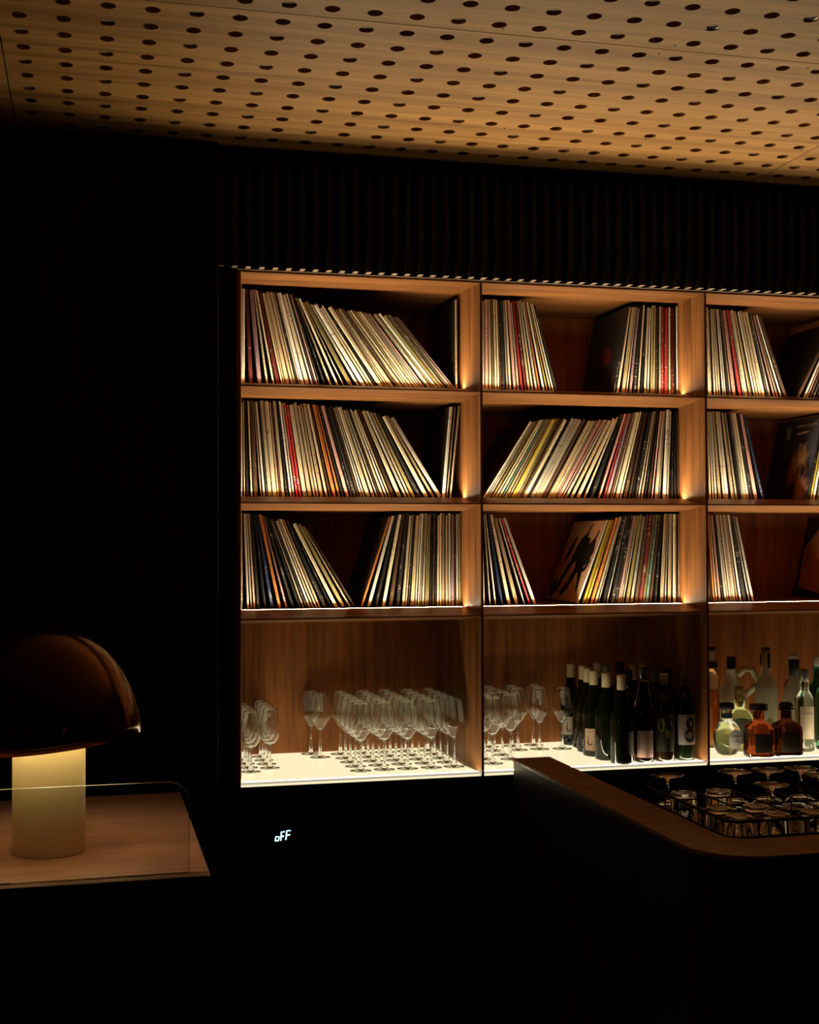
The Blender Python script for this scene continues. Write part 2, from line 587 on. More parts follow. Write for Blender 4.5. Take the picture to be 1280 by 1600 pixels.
# ------------------------------------------------------------------ base units below the bookcase
for i in range(3):
    fr = empty('undercounter_fridge', (X0 + COLW * i + 0.002, 4.068, 0.0))
    where = ('left', 'middle', 'right')[i]
    tag(fr, ('black undercounter fridge showing a lit oFF display' if i == 0 else
             'plain black undercounter cabinet below the %s bottle shelf' % ('wine' if i == 1 else 'spirits')), 'fridge' if i == 0 else 'cabinet')
    if i:
        fr.name = 'base_cabinet'
    obj('body', box_bm(0.0, 0.796, 0.02, 0.585, 0.08, 0.885), black_gloss, fr)
    obj('plinth', box_bm(0.02, 0.776, 0.06, 0.56, 0.0, 0.079), black_metal, fr)
    for s in (0, 1):
        d = obj('door', bevel(box_bm(0.004 + 0.395 * s, 0.394 + 0.395 * s, -0.002, 0.0195, 0.09, 0.66), 0.002), black_gloss, fr)
        bm = bmesh.new()
        hx = 0.36 if s == 0 else 0.43
        tube(bm, [(hx, -0.004, 0.25), (hx, -0.024, 0.27), (hx, -0.024, 0.58), (hx, -0.004, 0.60)], 0.005, 8)
        obj('handle', bm, black_metal, d)
    hd = obj('control_panel', bevel(box_bm(0.004, 0.792, -0.002, 0.0195, 0.666, 0.88), 0.002), black_gloss, fr)
    if i == 0:
        ox, oz = 0.1135, 0.7177
        dw = obj('display', box_bm(ox - 0.02, ox + 0.075, -0.0035, -0.0022, oz - 0.018, oz + 0.045), display_bg, fr)

        def dm(u, v, t):
            return (ox + u, -0.0036 - t, oz + v)
        sl = 0.18
        for glyph in ([[(0.003, 0.003), (0.013, 0.003), (0.0155, 0.015), (0.0055, 0.0155), (0.003, 0.003)]],
                      [[(0.0205, 0.0025), (0.0225, 0.029), (0.0325, 0.0295)], [(0.0215, 0.0155), (0.0305, 0.016)]],
                      [[(0.0365, 0.004), (0.0395, 0.032), (0.0515, 0.032)], [(0.038, 0.0185), (0.0495, 0.019)]]):
            bm = bmesh.new()
            for ps in glyph:
                stroke(bm, ps, 0.0042, dm, 0.0006)
            obj('digit', bm, display_m, dw)

# ------------------------------------------------------------------ vinyl records
bm = bmesh.new()
n = 5
outer = [(0.0, 1.0), (0.0, 0.010), (0.22, 0.0), (0.78, 0.0), (1.0, 0.010), (1.0, 1.0)]
fs = prism(bm, outer, 'z', 0.0, 1.0)
for f in fs:
    f.material_index = 0 if (f.calc_center_median().y < 0.02) else 1
rec_bm = bm
PAL = {  # name: (base colour, print colour, share)
    'cream': ((0.70, 0.61, 0.42), (0.25, 0.16, 0.08), 20),
    'white': ((0.80, 0.77, 0.69), (0.20, 0.16, 0.14), 15),
    'tan': ((0.52, 0.40, 0.24), (0.16, 0.08, 0.03), 14),
    'pale grey': ((0.46, 0.44, 0.38), (0.12, 0.11, 0.10), 9),
    'beige': ((0.62, 0.50, 0.36), (0.30, 0.10, 0.06), 10),
    'dark brown': ((0.075, 0.040, 0.022), (0.35, 0.25, 0.12), 9),
    'black': ((0.016, 0.015, 0.015), (0.40, 0.36, 0.28), 15),
    'olive': ((0.25, 0.21, 0.08), (0.06, 0.05, 0.02), 5),
    'maroon': ((0.13, 0.020, 0.020), (0.5, 0.4, 0.3), 2),
    'red': ((0.52, 0.045, 0.05), (0.7, 0.6, 0.5), 0.0),
    'orange': ((0.62, 0.21, 0.05), (0.15, 0.05, 0.02), 0.2),
    'pink': ((0.62, 0.34, 0.30), (0.3, 0.1, 0.1), 3),
    'yellow': ((0.66, 0.47, 0.06), (0.2, 0.1, 0.02), 0.3),
    'blue': ((0.018, 0.040, 0.13), (0.3, 0.3, 0.35), 0.2),
    'mauve': ((0.30, 0.20, 0.25), (0.1, 0.05, 0.08), 2),
    'teal': ((0.10, 0.20, 0.17), (0.5, 0.5, 0.4), 0.15),
}
cover_m = sleeve_mat('cover_shade', (0.020, 0.014, 0.011), (0.05, 0.035, 0.025))  # near-black on every cover stands for the shade between records
REC_ME = {}
base_me = mesh_from('vinyl_record', rec_bm, [sleeve_mat('sleeve_cream', *PAL['cream'][:2]), cover_m])
for k, (c1, c2, wt) in PAL.items():
    me = base_me.copy()
    me.name = 'vinyl_record'
    me.materials[0] = sleeve_mat('sleeve_' + k.replace(' ', '_'), c1, c2)
    REC_ME[k] = me
NAMES = list(PAL)
WTS = [PAL[k][2] for k in NAMES]
SPINE_Y = Y0 + 0.165
LREC = 0.312

STACKS = {  # compartment (row, column): list of stacks; a stack is (x at shelf, lean in degrees: + leans left), colour accents
    (0, 0): [('R', [(0.0305, 0), (0.079, 6), (0.136, 11), (0.224, 14), (0.290, 17), (0.318, 26), (0.439, 32), (0.548, 36), (0.752, 40)],
              {0.060: 'maroon', 0.10: 'cream', 0.128: 'cream', 0.15: 'maroon', 0.185: 'tan', 0.20: 'tan', 0.22: 'beige', 0.27: 'black', 0.30: 'black', 0.33: 'cream', 0.36: 'cream', 0.40: 'olive', 0.43: 'white', 0.60: 'cream', 0.70: 'olive'}),
             ('R', [(0.7560, 0), (0.7665, 0)], {0.756: 'beige', 0.761: 'white', 0.7665: 'pink'})],
    (1, 0): [('R', [(0.0305, 0), (0.102, 5), (0.159, 5.5), (0.218, 8.6), (0.281, 10.6), (0.369, 16), (0.418, 17.6), (0.521, 23), (0.589, 26.6), (0.695, 34)],
              {0.155: 'maroon', 0.212: 'red', 0.222: 'red', 0.33: 'orange', 0.342: 'orange', 0.28: 'beige', 0.295: 'tan', 0.39: 'black', 0.40: 'black', 0.55: 'cream', 0.60: 'olive', 0.64: 'cream', 0.69: 'white'}),
             ('L', [(0.716, -5), (0.7395, -6)], {0.721: 'white', 0.735: 'beige'})],
    (2, 0): [('R', [(0.0305, 0), (0.046, 2), (0.085, 4.4), (0.129, 11), (0.198, 18.6), (0.276, 22.6), (0.405, 32.6)],
              {0.035: 'cream', 0.045: 'white', 0.055: 'cream', 0.066: 'beige', 0.078: 'black', 0.088: 'black', 0.10: 'black', 0.115: 'blue', 0.13: 'beige', 0.145: 'orange', 0.16: 'pink', 0.2: 'black', 0.22: 'black', 0.25: 'white', 0.30: 'black', 0.34: 'cream', 0.37: 'olive'}),
             ('L', [(0.433, -21), (0.448, -19), (0.512, -11), (0.580, -5), (0.630, -3), (0.702, -0.5), (0.773, 0)], {0.44: 'orange', 0.45: 'white', 0.49: 'black', 0.66: 'tan', 0.69: 'cream', 0.72: 'beige'})],
    (0, 1): [('R', [(0.819, 0), (0.854, 0), (0.886, 1), (0.929, 2), (0.989, 6), (1.037, 9), (1.114, 15.6)],
              {0.86: 'pink', 0.89: 'olive', 0.905: 'cream', 0.925: 'black', 0.945: 'cream', 0.965: 'pink', 0.985: 'red', 1.0: 'maroon', 1.03: 'cream', 1.06: 'orange', 1.08: 'yellow', 1.105: 'white'}),
             ('L', [(1.333, -11), (1.408, -6), (1.478, -1.5), (1.573, 0)], {1.333: 'black', 1.39: 'mauve', 1.345: 'cream', 1.52: 'red', 1.53: 'red', 1.55: 'cream', 1.562: 'maroon'})],
    (1, 1): [('L', [(0.856, -33), (0.957, -29), (1.019, -29), (1.142, -30), (1.227, -25), (1.291, -17), (1.348, -15), (1.425, -10.7), (1.483, -6), (1.573, 0)],
              {0.86: 'white', 0.87: 'cream', 0.96: 'yellow', 0.92: 'teal', 1.22: 'cream', 1.235: 'black', 1.27: 'pink', 1.282: 'red', 1.47: 'pink', 1.48: 'beige'})],
    (2, 1): [('R', [(0.820, 0), (0.855, 2), (0.905, 10.6), (0.939, 13), (1.031, 22)], {0.85: 'beige', 0.905: 'blue', 1.02: 'red', 1.03: 'white', 0.98: 'tan'}),
             ('L', [(1.193, -22), (1.217, -19.6), (1.260, -18), (1.326, -12), (1.359, -11.5), (1.407, -9), (1.465, -7.5), (1.523, -2.5), (1.573, 0)],
              {1.193: 'white', 1.215: 'yellow', 1.228: 'yellow', 1.245: 'orange', 1.26: 'cream', 1.33: 'black'})],
    (0, 2): [('R', [(1.620, 0), (1.692, 1.4), (1.749, 5), (1.814, 9.7), (1.867, 12), (1.900, 12.8), (1.989, 20.7)],
              {1.69: 'cream', 1.70: 'cream', 1.715: 'cream', 1.73: 'cream', 1.765: 'black', 1.78: 'beige', 1.80: 'red', 1.815: 'pale grey', 1.90: 'cream', 1.945: 'pink', 1.955: 'beige', 1.98: 'white'}),
             ('L', [(2.047, -30), (2.075, -26), (2.15, -22)], {2.047: 'dark brown', 2.06: 'white', 2.07: 'pink'})],
    (1, 2): [('R', [(1.620, 0), (1.691, 1.4), (1.721, 4), (1.795, 8), (1.858, 10), (1.896, 13.6)], {1.76: 'white', 1.88: 'pink', 1.89: 'blue', 1.84: 'cream'}),
             ('L', [(2.084, -13), (2.16, -10)], {2.084: 'black', 2.095: 'yellow', 2.107: 'white'})],
    (2, 2): [('R', [(1.620, 0), (1.685, 3), (1.714, 5), (1.757, 7), (1.782, 7), (1.854, 12.7)], {1.70: 'orange', 1.715: 'beige', 1.745: 'pale grey', 1.84: 'white'}),
             ('L', [(2.20, -14), (2.23, -12)], {2.20: 'dark brown'})],
}


def interp(tab, x):
    if x <= tab[0][0]:
        return tab[0][1]
    for (a, p), (b, q) in zip(tab, tab[1:]):
        if x <= b:
            return p + (q - p) * (x - a) / (b - a)
    return tab[-1][1]


def lay_stack(tab):
    """records leaning left, from the left end of the shelf: [(x of the lower left corner, lean, thickness)]"""
    out = []
    x = tab[0][0]
    th = math.radians(max(0.0, interp(tab, x)))
    t = 0
    first = True
    while True:
        t2 = random.choice((0.0045, 0.0055, 0.006, 0.007, 0.008, 0.009, 0.011, 0.013))
        if first:
            out.append((x, th, t2)); t = t2; first = False
            continue
        lo = x + t / math.cos(th) + 0.0003
        x2 = lo
        while True:
            tn = math.radians(max(0.0, interp(tab, x2)))
            need = max(x + (t + LREC * math.sin(max(0.0, tn - th))) / math.cos(th), x + t * math.cos(th) + t * math.sin(th) * math.tan(tn)) + 0.0003
            if x2 >= need:
                break
            if x2 - lo > 0.014:
                s = ((x2 - 0.0003 - x) * math.cos(th) - t) / LREC
                tn = th + math.asin(max(0.0, min(0.9, s)))
                break
            x2 += 0.0004
        if x2 + t2 > tab[-1][0] + 0.004:
            break
        out.append((x2, tn, t2))
        x, th, t = x2, tn, t2
    left = tab[-1][0] - out[-1][0]
    if left > 0 and len(out) > 2:
        n = len(out) - 1
        out = [(x + left * i / n, th, t) for i, (x, th, t) in enumerate(out)]
    return out


ROWN = ('top', 'second', 'third')
COLN = ('left', 'middle', 'right')


def ordinal(n):
    return '%d%s' % (n, 'th' if 10 <= n % 100 <= 20 else {1: 'st', 2: 'nd', 3: 'rd'}.get(n % 10, 'th'))


COVERS = {}
n_rec = 0
for (row, col), stacks in STACKS.items():
    zs = SHELF_TOP[row] + 0.0003
    placed = []
    for side, tab, acc in stacks:
        if side == 'R':
            lst = [(x, th, t, 1) for x, th, t in lay_stack(tab)]
        else:
            mt = [(-x, -a) for x, a in reversed(tab)]
            lst = [(-x, th, t, -1) for x, th, t in lay_stack(mt)]
        acc = dict(acc)
        lst.sort(key=lambda q: q[0])
        names = [None] * len(lst)
        for ax in sorted(acc):
            free = [q for q in range(len(lst)) if names[q] is None]
            if free:
                b = min(free, key=lambda q: abs(lst[q][0] - ax))
                if abs(lst[b][0] - ax) < 0.02:
                    names[b] = acc[ax]
        if side == 'L' and acc:
            names[0] = acc[min(acc)]
        for q, nm in zip(lst, names):
            placed.append((*q, nm or random.choices(NAMES, WTS)[0]))
    for k, (x, th, t, sgn, cname) in enumerate(placed):
        o = bpy.data.objects.new('vinyl_record', REC_ME[cname])
        C.objects.link(o)
        hgt = LREC + random.choice((0.003, 0.001, 0, 0, -0.001, -0.002, -0.004, -0.007))
        o.scale = (t - 0.0003, LREC, hgt)
        ry = -th * sgn
        o.rotation_euler = (0, ry, 0)
        dy = random.uniform(-0.003, 0.006)
        px = X0 + x
        pz = zs
        if sgn < 0:      # stands on its lower right corner
            px -= (t - 0.0003) * math.cos(ry)
            pz += (t - 0.0003) * math.sin(ry)
        o.location = (px, SPINE_Y + dy, pz)
        tag(o, '%s record sleeve, %s from left on the %s shelf, %s compartment' % (cname, ordinal(k + 1), ROWN[row], COLN[col]), 'record',
            'records on the %s shelf of the %s compartment' % (ROWN[row], COLN[col]))
        COVERS.setdefault((row, col, sgn), []).append(o)
        n_rec += 1
print('records', n_rec)


def cover(o, name, shapes):
    """flat print on the left face of a sleeve; shapes: (material, function(bm, map3)); unit sleeve coordinates"""
    for m, fn in shapes:
        bm = bmesh.new()
        fn(bm, lambda u, v, t: (-0.02 - t * 20, u, v))
        obj(name, bm, m, o)


def ell(cu, cv, ru, rv, n=20):
    return [(cu + ru * math.cos(2 * PI * i / n), cv + rv * math.sin(2 * PI * i / n)) for i in range(n)]


# black sleeve with a red centre label (top shelf, middle compartment)
o = COVERS[(0, 1, -1)][0]
cover(o, 'cover_print', [(mat('cover_red', (0.11, 0.012, 0.010), 0.6), lambda bm, f: blob(bm, ell(0.40, 0.47, 0.12, 0.105), f))])
o['label'] = 'black sleeve with round red label, leaning right, top shelf, middle compartment'
# tan sleeve with dark abstract figures (third shelf, middle compartment)
o = COVERS[(2, 1, -1)][0]


def tan_ground(bm, f):
    blob(bm, [(0.02, 0.01), (0.99, 0.01), (0.99, 0.99), (0.02, 0.99)], f, 0.0001)


def figures(bm, f):
    g = lambda u, v, t: f(u, v, t + 0.0003)
    stroke(bm, [(0.36, 0.95), (0.40, 0.84), (0.43, 0.74), (0.50, 0.62), (0.60, 0.48), (0.72, 0.30), (0.80, 0.12)], [0.034, 0.051, 0.221, 0.255, 0.102, 0.085, 0.102], g, 0.0002)
    stroke(bm, [(0.30, 0.78), (0.33, 0.68), (0.40, 0.52), (0.38, 0.40), (0.47, 0.22), (0.62, 0.08)], [0.085, 0.153, 0.204, 0.136, 0.102, 0.085], g, 0.0002)
    stroke(bm, [(0.10, 0.88), (0.12, 0.78), (0.15, 0.66), (0.22, 0.54), (0.28, 0.42), (0.20, 0.28), (0.16, 0.14)], [0.034, 0.051, 0.238, 0.255, 0.153, 0.085, 0.051], g, 0.0002)
    stroke(bm, [(0.28, 0.45), (0.20, 0.38), (0.12, 0.42), (0.06, 0.52)], [0.085, 0.068, 0.068, 0.051], g, 0.0002)
    blob(bm, ell(0.90, 0.16, 0.07, 0.12), g)
    stroke(bm, [(0.70, 0.80), (0.76, 0.66), (0.83, 0.50)], [0.051, 0.119, 0.051], g, 0.0002)


cover(o, 'cover_print', [(mat('cover_tan', (0.62, 0.36, 0.19), 0.6), tan_ground), (mat('cover_dark', (0.012, 0.008, 0.007), 0.6), figures)])
o['label'] = 'tan sleeve with dark figures on its cover, leaning right, third shelf, middle compartment'
# dark portrait sleeve with a pale title (second shelf, right compartment)
o = COVERS[(1, 2, -1)][0]


def title(bm, f):
    g = lambda u, v, t: f(u, v, t + 0.0003)
    stroke(bm, [(0.10 + 0.028 * k, 0.90 + (0.03 if k % 2 else 0.0)) for k in range(17)], 0.016, g, 0.0002)


def badge(bm, f):
    stroke(bm, [(0.72, 0.92), (0.70, 0.76)], 0.10, lambda u, v, t: f(u, v, t + 0.0003), 0.0002)


def subtitle(bm, f):
    stroke(bm, [(0.24, 0.835), (0.50, 0.82)], 0.022, lambda u, v, t: f(u, v, t + 0.0003), 0.0002)


def portrait(bm, f):
    g = lambda u, v, t: f(u, v, t)
    blob(bm, [(0.02, 0.01), (0.99, 0.01), (0.99, 0.99), (0.02, 0.99)], g, 0.0001)


pm_ = mat('cover_portrait', (0.1, 0.05, 0.03), 0.55)
nt = pm_.node_tree
tc = nt.nodes.new('ShaderNodeTexCoord')


def sph(cy, cz, r, soft):
    """soft round patch of printed colour on the cover, by sleeve coordinates"""
    sp = nt.nodes.new('ShaderNodeVectorMath'); sp.operation = 'MULTIPLY_ADD'
    sp.inputs[1].default_value = (0, 1.0, 0.72); sp.inputs[2].default_value = (0, -cy, -cz * 0.72)
    nt.links.new(tc.outputs['Object'], sp.inputs[0])
    no = nt.nodes.new('ShaderNodeTexNoise'); no.inputs['Scale'].default_value = 11.0
    nt.links.new(tc.outputs['Object'], no.inputs['Vector'])
    ln = nt.nodes.new('ShaderNodeVectorMath'); ln.operation = 'LENGTH'
    nt.links.new(sp.outputs[0], ln.inputs[0])
    ad = nt.nodes.new('ShaderNodeMath'); ad.operation = 'MULTIPLY_ADD'; ad.inputs[1].default_value = 0.22
    nt.links.new(no.outputs[0], ad.inputs[0]); nt.links.new(ln.outputs['Value'], ad.inputs[2])
    mr = nt.nodes.new('ShaderNodeMapRange')
    mr.inputs[1].default_value = r + soft + 0.11; mr.inputs[2].default_value = r + 0.11
    nt.links.new(ad.outputs[0], mr.inputs[0])
    return mr.outputs[0]


prev = None
for (cy, cz, r, soft, colr) in ((0.05, 0.70, 0.10, 0.16, (0.07, 0.07, 0.10)), (0.36, 0.34, 0.12, 0.12, (0.22, 0.085, 0.04)), (0.30, 0.52, 0.05, 0.08, (0.34, 0.19, 0.07)),
                                (0.20, 0.10, 0.08, 0.10, (0.40, 0.20, 0.13)), (0.34, 0.36, 0.01, 0.05, (0.03, 0.012, 0.01)), (0.22, 0.34, 0.01, 0.04, (0.03, 0.012, 0.01)), (0.40, 0.12, 0.04, 0.08, (0.02, 0.01, 0.01))):
    mx = nt.nodes.new('ShaderNodeMix'); mx.data_type = 'RGBA'
    nt.links.new(sph(cy, cz, r, soft), mx.inputs[0])
    if prev is None:
        mx.inputs[6].default_value = (0.018, 0.014, 0.016, 1)
    else:
        nt.links.new(prev, mx.inputs[6])
    mx.inputs[7].default_value = (*colr, 1)
    prev = mx.outputs[2]
nt.links.new(prev, nt.nodes['Principled BSDF'].inputs['Base Color'])
cover(o, 'cover_print', [(pm_, portrait), (mat('cover_title', (0.30, 0.22, 0.17), 0.6), title), (MATS['cover_title'], subtitle), (mat('cover_badge', (0.17, 0.13, 0.06), 0.6), badge)])
o['label'] = 'dark sleeve with a portrait and pale title, second shelf, right compartment'
# brown sleeve at the frame's right edge (third shelf, right compartment)
o = COVERS[(2, 2, -1)][0]
cover(o, 'cover_print', [(mat('cover_rust', (0.33, 0.12, 0.04), 0.6), lambda bm, f: blob(bm, [(0.35, 0.05), (0.9, 0.12), (0.95, 0.6), (0.7, 0.85), (0.4, 0.8)], f))])
# deep blue sleeve (third shelf, middle compartment)
o = [q for q in COVERS[(2, 1, 1)]][2]
cover(o, 'cover_print', [(mat('cover_blue', (0.03, 0.13, 0.24), 0.6), lambda bm, f: blob(bm, [(0.01, 0.01), (0.99, 0.01), (0.99, 0.99), (0.01, 0.99)], f))])

# ------------------------------------------------------------------ wine glasses on the lit shelf
def glass_mesh(name, H, rim, belly, zb, zc, foot, angular=True, seg=32):
    """zb: bottom of the bowl, zc: height of the widest point"""
    th = 0.0011
    low = [(0, 0.0), (foot * 0.96, 0.0), (foot, 0.0006), (foot * 0.985, 0.0016), (foot * 0.75, 0.0024), (foot * 0.45, 0.0042), (0.0095, 0.0080), (0.0066, 0.015), (0.0050, 0.028), (0.0041, 0.045), (0.0036, zb - 0.016), (0.0042, zb - 0.006), (0.0070, zb - 0.0005)]
    if angular:
        key = [(0.0070, zb - 0.0005), (0.013, zb + 0.0045), (belly * 0.56, zb + (zc - zb) * 0.40), (belly * 0.80, zb + (zc - zb) * 0.68), (belly * 0.96, zb + (zc - zb) * 0.90), (belly, zc + 0.004)]
    else:
        key = [(0.0070, zb - 0.0005), (0.015, zb + 0.0025), (belly * 0.66, zb + (zc - zb) * 0.25), (belly * 0.88, zb + (zc - zb) * 0.52), (belly * 0.98, zc - 0.009), (belly, zc)]
    key += [(belly + (rim - belly) * 0.12, zc + (H - zc) * 0.25), (belly + (rim - belly) * 0.42, zc + (H - zc) * 0.55), (rim + (belly - rim) * 0.22, zc + (H - zc) * 0.80), (rim, H)]
    bowl = []
    for a in range(len(key) - 1):                      # smooth curve through the key points
        p0, p1, p2, p3 = key[max(a - 1, 0)], key[a], key[a + 1], key[min(a + 2, len(key) - 1)]
        for q in range(4):
            t = q / 4
            bowl.append(tuple(0.5 * (2 * p1[c] + (p2[c] - p0[c]) * t + (2 * p0[c] - 5 * p1[c] + 4 * p2[c] - p3[c]) * t * t + (3 * p1[c] - p0[c] - 3 * p2[c] + p3[c]) * t ** 3) for c in (0, 1)))
    bowl.append(key[-1])
    inn = []
    for a in range(len(bowl)):
        q0, q1 = bowl[max(a - 1, 0)], bowl[min(a + 1, len(bowl) - 1)]
        dx, dz = q1[0] - q0[0], q1[1] - q0[1]
        l = math.hypot(dx, dz)
        inn.append((bowl[a][0] - th * dz / l, bowl[a][1] + th * dx / l))
    inn = [p for p in inn[3:] if p[0] > 0.006 and p[1] > zb + 0.003]
    tip = [(rim - th * 0.3, H + 0.0004), (rim - th * 0.7, H + 0.0004)]
    prof = low[:-1] + bowl + tip + list(reversed(inn)) + [(0.003, inn[0][1] - 0.0014), (0.0, inn[0][1] - 0.0016)]
    return mesh_from(name, lathe(prof, seg), glass, True)


big_me = glass_mesh('wine_glass', 0.222, 0.0275, 0.0382, 0.097, 0.141, 0.0360)
small_me = glass_mesh('wine_glass', 0.196, 0.0215, 0.0325, 0.079, 0.122, 0.0335, angular=False)
ZS = ZB + 0.0006
SHELFN = ('left', 'middle', 'right')


def put_glass(me, x, y, label, group):
    o = link('wine_glass', me, None, (X0 + x, Y0 + y, ZS), (0, 0, random.uniform(0, 6)))
    tag(o, label, 'wine glass', group)


for j in range(4):
    for i in range(2):
        y = 0.200 + 0.078 * j if i == 0 else 0.256 + 0.078 * j
        if y > 0.50:
            continue
        put_glass(small_me, 0.0665 + 0.070 * i, y, 'small wine glass, %s from the front in the %s row of the left cluster' % (ordinal(j + 1), ('first', 'second')[i]), 'small wine glasses at the left end')
BIGX = [0.4175, 0.4970, 0.5765, 0.6560, 0.7345]
for j in range(5):
    for i, bxv in enumerate(BIGX):
        put_glass(big_me, bxv + random.uniform(-0.0015, 0.0005), 0.128 + 0.086 * j + random.uniform(-0.003, 0.003),
                  'large wine glass, %s from left in the %s line from the front, left lit shelf' % (ordinal(i + 1), ordinal(j + 1)), 'large wine glasses on the left lit shelf')
put_glass(big_me, 0.335, 0.425, 'front one of two large wine glasses standing left of the big cluster', 'large wine glasses on the left lit shelf')
put_glass(big_me, 0.316, 0.506, 'rear one of two large wine glasses standing left of the big cluster', 'large wine glasses on the left lit shelf')
MID = [(0.876, 0.150), (0.876, 0.240), (0.876, 0.330), (0.876, 0.42), (0.962, 0.220), (0.962, 0.310), (0.962, 0.405), (1.050, 0.400), (1.056, 0.490), (0.970, 0.492), (1.131, 0.398), (1.140, 0.490), (1.212, 0.385)]
for k, (x, y) in enumerate(MID):
    put_glass(big_me, x, y, 'large wine glass %s the wine bottles, %s in from the front left corner' % ('beside' if x > 1.1 else 'left of', ordinal(k + 1)), 'large wine glasses on the middle lit shelf')

# ------------------------------------------------------------------ bottles
def patch(R, a0, a1, z0, z1, lift=0.0005, n=12):
    bm = bmesh.new()
    vs = []
    for rr in (R + lift * 0.2, R + lift):
        vs.append([[bm.verts.new((rr * math.cos(a0 + (a1 - a0) * i / n), rr * math.sin(a0 + (a1 - a0) * i / n), z)) for i in range(n + 1)] for z in (z0, z1)])
    for i in range(n):
        bm.faces.new((vs[1][0][i], vs[1][0][i + 1], vs[1][1][i + 1], vs[1][1][i]))
        bm.faces.new((vs[0][0][i], vs[0][1][i], vs[0][1][i + 1], vs[0][0][i + 1]))
        bm.faces.new((vs[0][0][i], vs[0][0][i + 1], vs[1][0][i + 1], vs[1][0][i]))
        bm.faces.new((vs[0][1][i], vs[1][1][i], vs[1][1][i + 1], vs[0][1][i + 1]))
    for i in (0, n):
        bm.faces.new((vs[0][0][i], vs[1][0][i], vs[1][1][i], vs[0][1][i]))
    return bm


def on_cyl(R, ac, zc):
    """u right, v up on a cylinder seen from outside"""
    return lambda u, v, t: ((R + 0.0007 + t) * math.cos(ac + u / R), (R + 0.0007 + t) * math.sin(ac + u / R), zc + v)


BURG = [(0, 0.004), (0.030, 0.0), (0.0385, 0.003), (0.0395, 0.010), (0.0395, 0.135), (0.036, 0.165), (0.026, 0.195), (0.018, 0.222), (0.0148, 0.250), (0.0145, 0.287), (0.0, 0.288)]
BORD = [(0, 0.004), (0.030, 0.0), (0.0365, 0.003), (0.0372, 0.010), (0.0372, 0.185), (0.034, 0.203), (0.022, 0.222), (0.0155, 0.236), (0.0145, 0.260), (0.0145, 0.293), (0.0, 0.294)]
FLUTE = [(0, 0.004), (0.028, 0.0), (0.0345, 0.003), (0.0350, 0.010), (0.0350, 0.145), (0.031, 0.185), (0.023, 0.225), (0.0165, 0.262), (0.0140, 0.290), (0.0140, 0.318), (0.0, 0.319)]


def cap_prof(r, z0, z1):
    return [(r * 0.92, z0), (r, z0 + 0.001), (r, z1 - 0.004), (r * 0.96, z1 - 0.001), (r * 0.8, z1), (0, z1)]


CAMDIR = -PI / 2 - 0.30      # labels turned roughly towards the room


def bottle(name, x, y, prof, body_m, label, cat='bottle', cap=None, group=None, seg=28):
    e = empty(name, (X0 + x, Y0 + y, ZS))
    tag(e, label, cat, group)
    obj('body', lathe(prof, seg), body_m, e, smooth=True)
    if cap:
        m, r, z0, z1 = cap
        obj('capsule', lathe(cap_prof(r, z0, z1), 20), m, e, smooth=True)
    return e


J_PTS = [(-0.004, 0.016), (-0.002, 0.004), (-0.005, -0.008), (0.0, -0.016), (0.008, -0.015), (0.010, -0.007)]


def hook_label(e, R, ac, z0, z1, wd=0.020, m=paper_pink):
    lb = obj('label', patch(R, ac - wd / R, ac + wd / R, z0, z1), m, e)
    bm = bmesh.new()
    stroke(bm, J_PTS, [0.002, 0.003, 0.007, 0.006, 0.004, 0.002], on_cyl(R, ac - 0.004 / R, (z0 + z1) / 2 - 0.002), 0.0002)
    obj('emblem', bm, ink_red, lb)
    bm = bmesh.new()
    for k in range(6):
        u = -0.014 + 0.0042 * k
        stroke(bm, [(u, 0.0), (u + 0.0024, 0.0018), (u + 0.003, -0.0014)], 0.0012, on_cyl(R, ac, z1 - 0.010), 0.0002)
    obj('lettering', bm, ink_black, lb)


WB = [(1.286, 0.455, 'first'), (1.300, 0.372, 'second'), (1.288, 0.285, 'third'), (1.292, 0.203, 'fourth'), (1.283, 0.119, 'fifth')]
e = bottle('wine_bottle', 1.282, 0.478, BURG, dark_glass, 'cream-capped wine bottle nearest the back wall, half behind wine glasses', 'wine bottle', (cream_cap, 0.0152, 0.232, 0.297), 'cream-capped wine bottles')
hook_label(e, 0.0395, CAMDIR - 0.25, 0.040, 0.105, 0.024, paper)
e = bottle('wine_bottle', 1.297, 0.395, BURG, dark_glass, 'cream-capped wine bottle second from the back wall, left end of the row', 'wine bottle', (cream_cap, 0.0152, 0.232, 0.297), 'cream-capped wine bottles')
e = bottle('wine_bottle', 1.279, 0.302, BURG, dark_glass, 'cream-capped wine bottle hidden behind the pink-labelled one', 'wine bottle', (cream_cap, 0.0152, 0.232, 0.297), 'cream-capped wine bottles')
e = bottle('wine_bottle', 1.268, 0.217, BURG, dark_glass, 'cream-capped wine bottle with a pink label and dark hook emblem', 'wine bottle', (cream_cap, 0.0152, 0.230, 0.297), 'cream-capped wine bottles')
hook_label(e, 0.0395, CAMDIR - 0.42, 0.022, 0.098, 0.0215)
e = bottle('wine_bottle', 1.279, 0.132, BURG, dark_glass, 'cream-capped wine bottle without visible label, next to the frontmost one', 'wine bottle', (cream_cap, 0.0152, 0.230, 0.297), 'cream-capped wine bottles')
e = bottle('wine_bottle', 1.300, 0.048, BURG, dark_glass, 'frontmost cream-capped wine bottle with a dark label', 'wine bottle', (cream_cap, 0.0152, 0.230, 0.297), 'cream-capped wine bottles')
lb = obj('label', patch(0.0395, CAMDIR + 0.25, CAMDIR + 1.3, 0.030, 0.110), paper_dark, e)
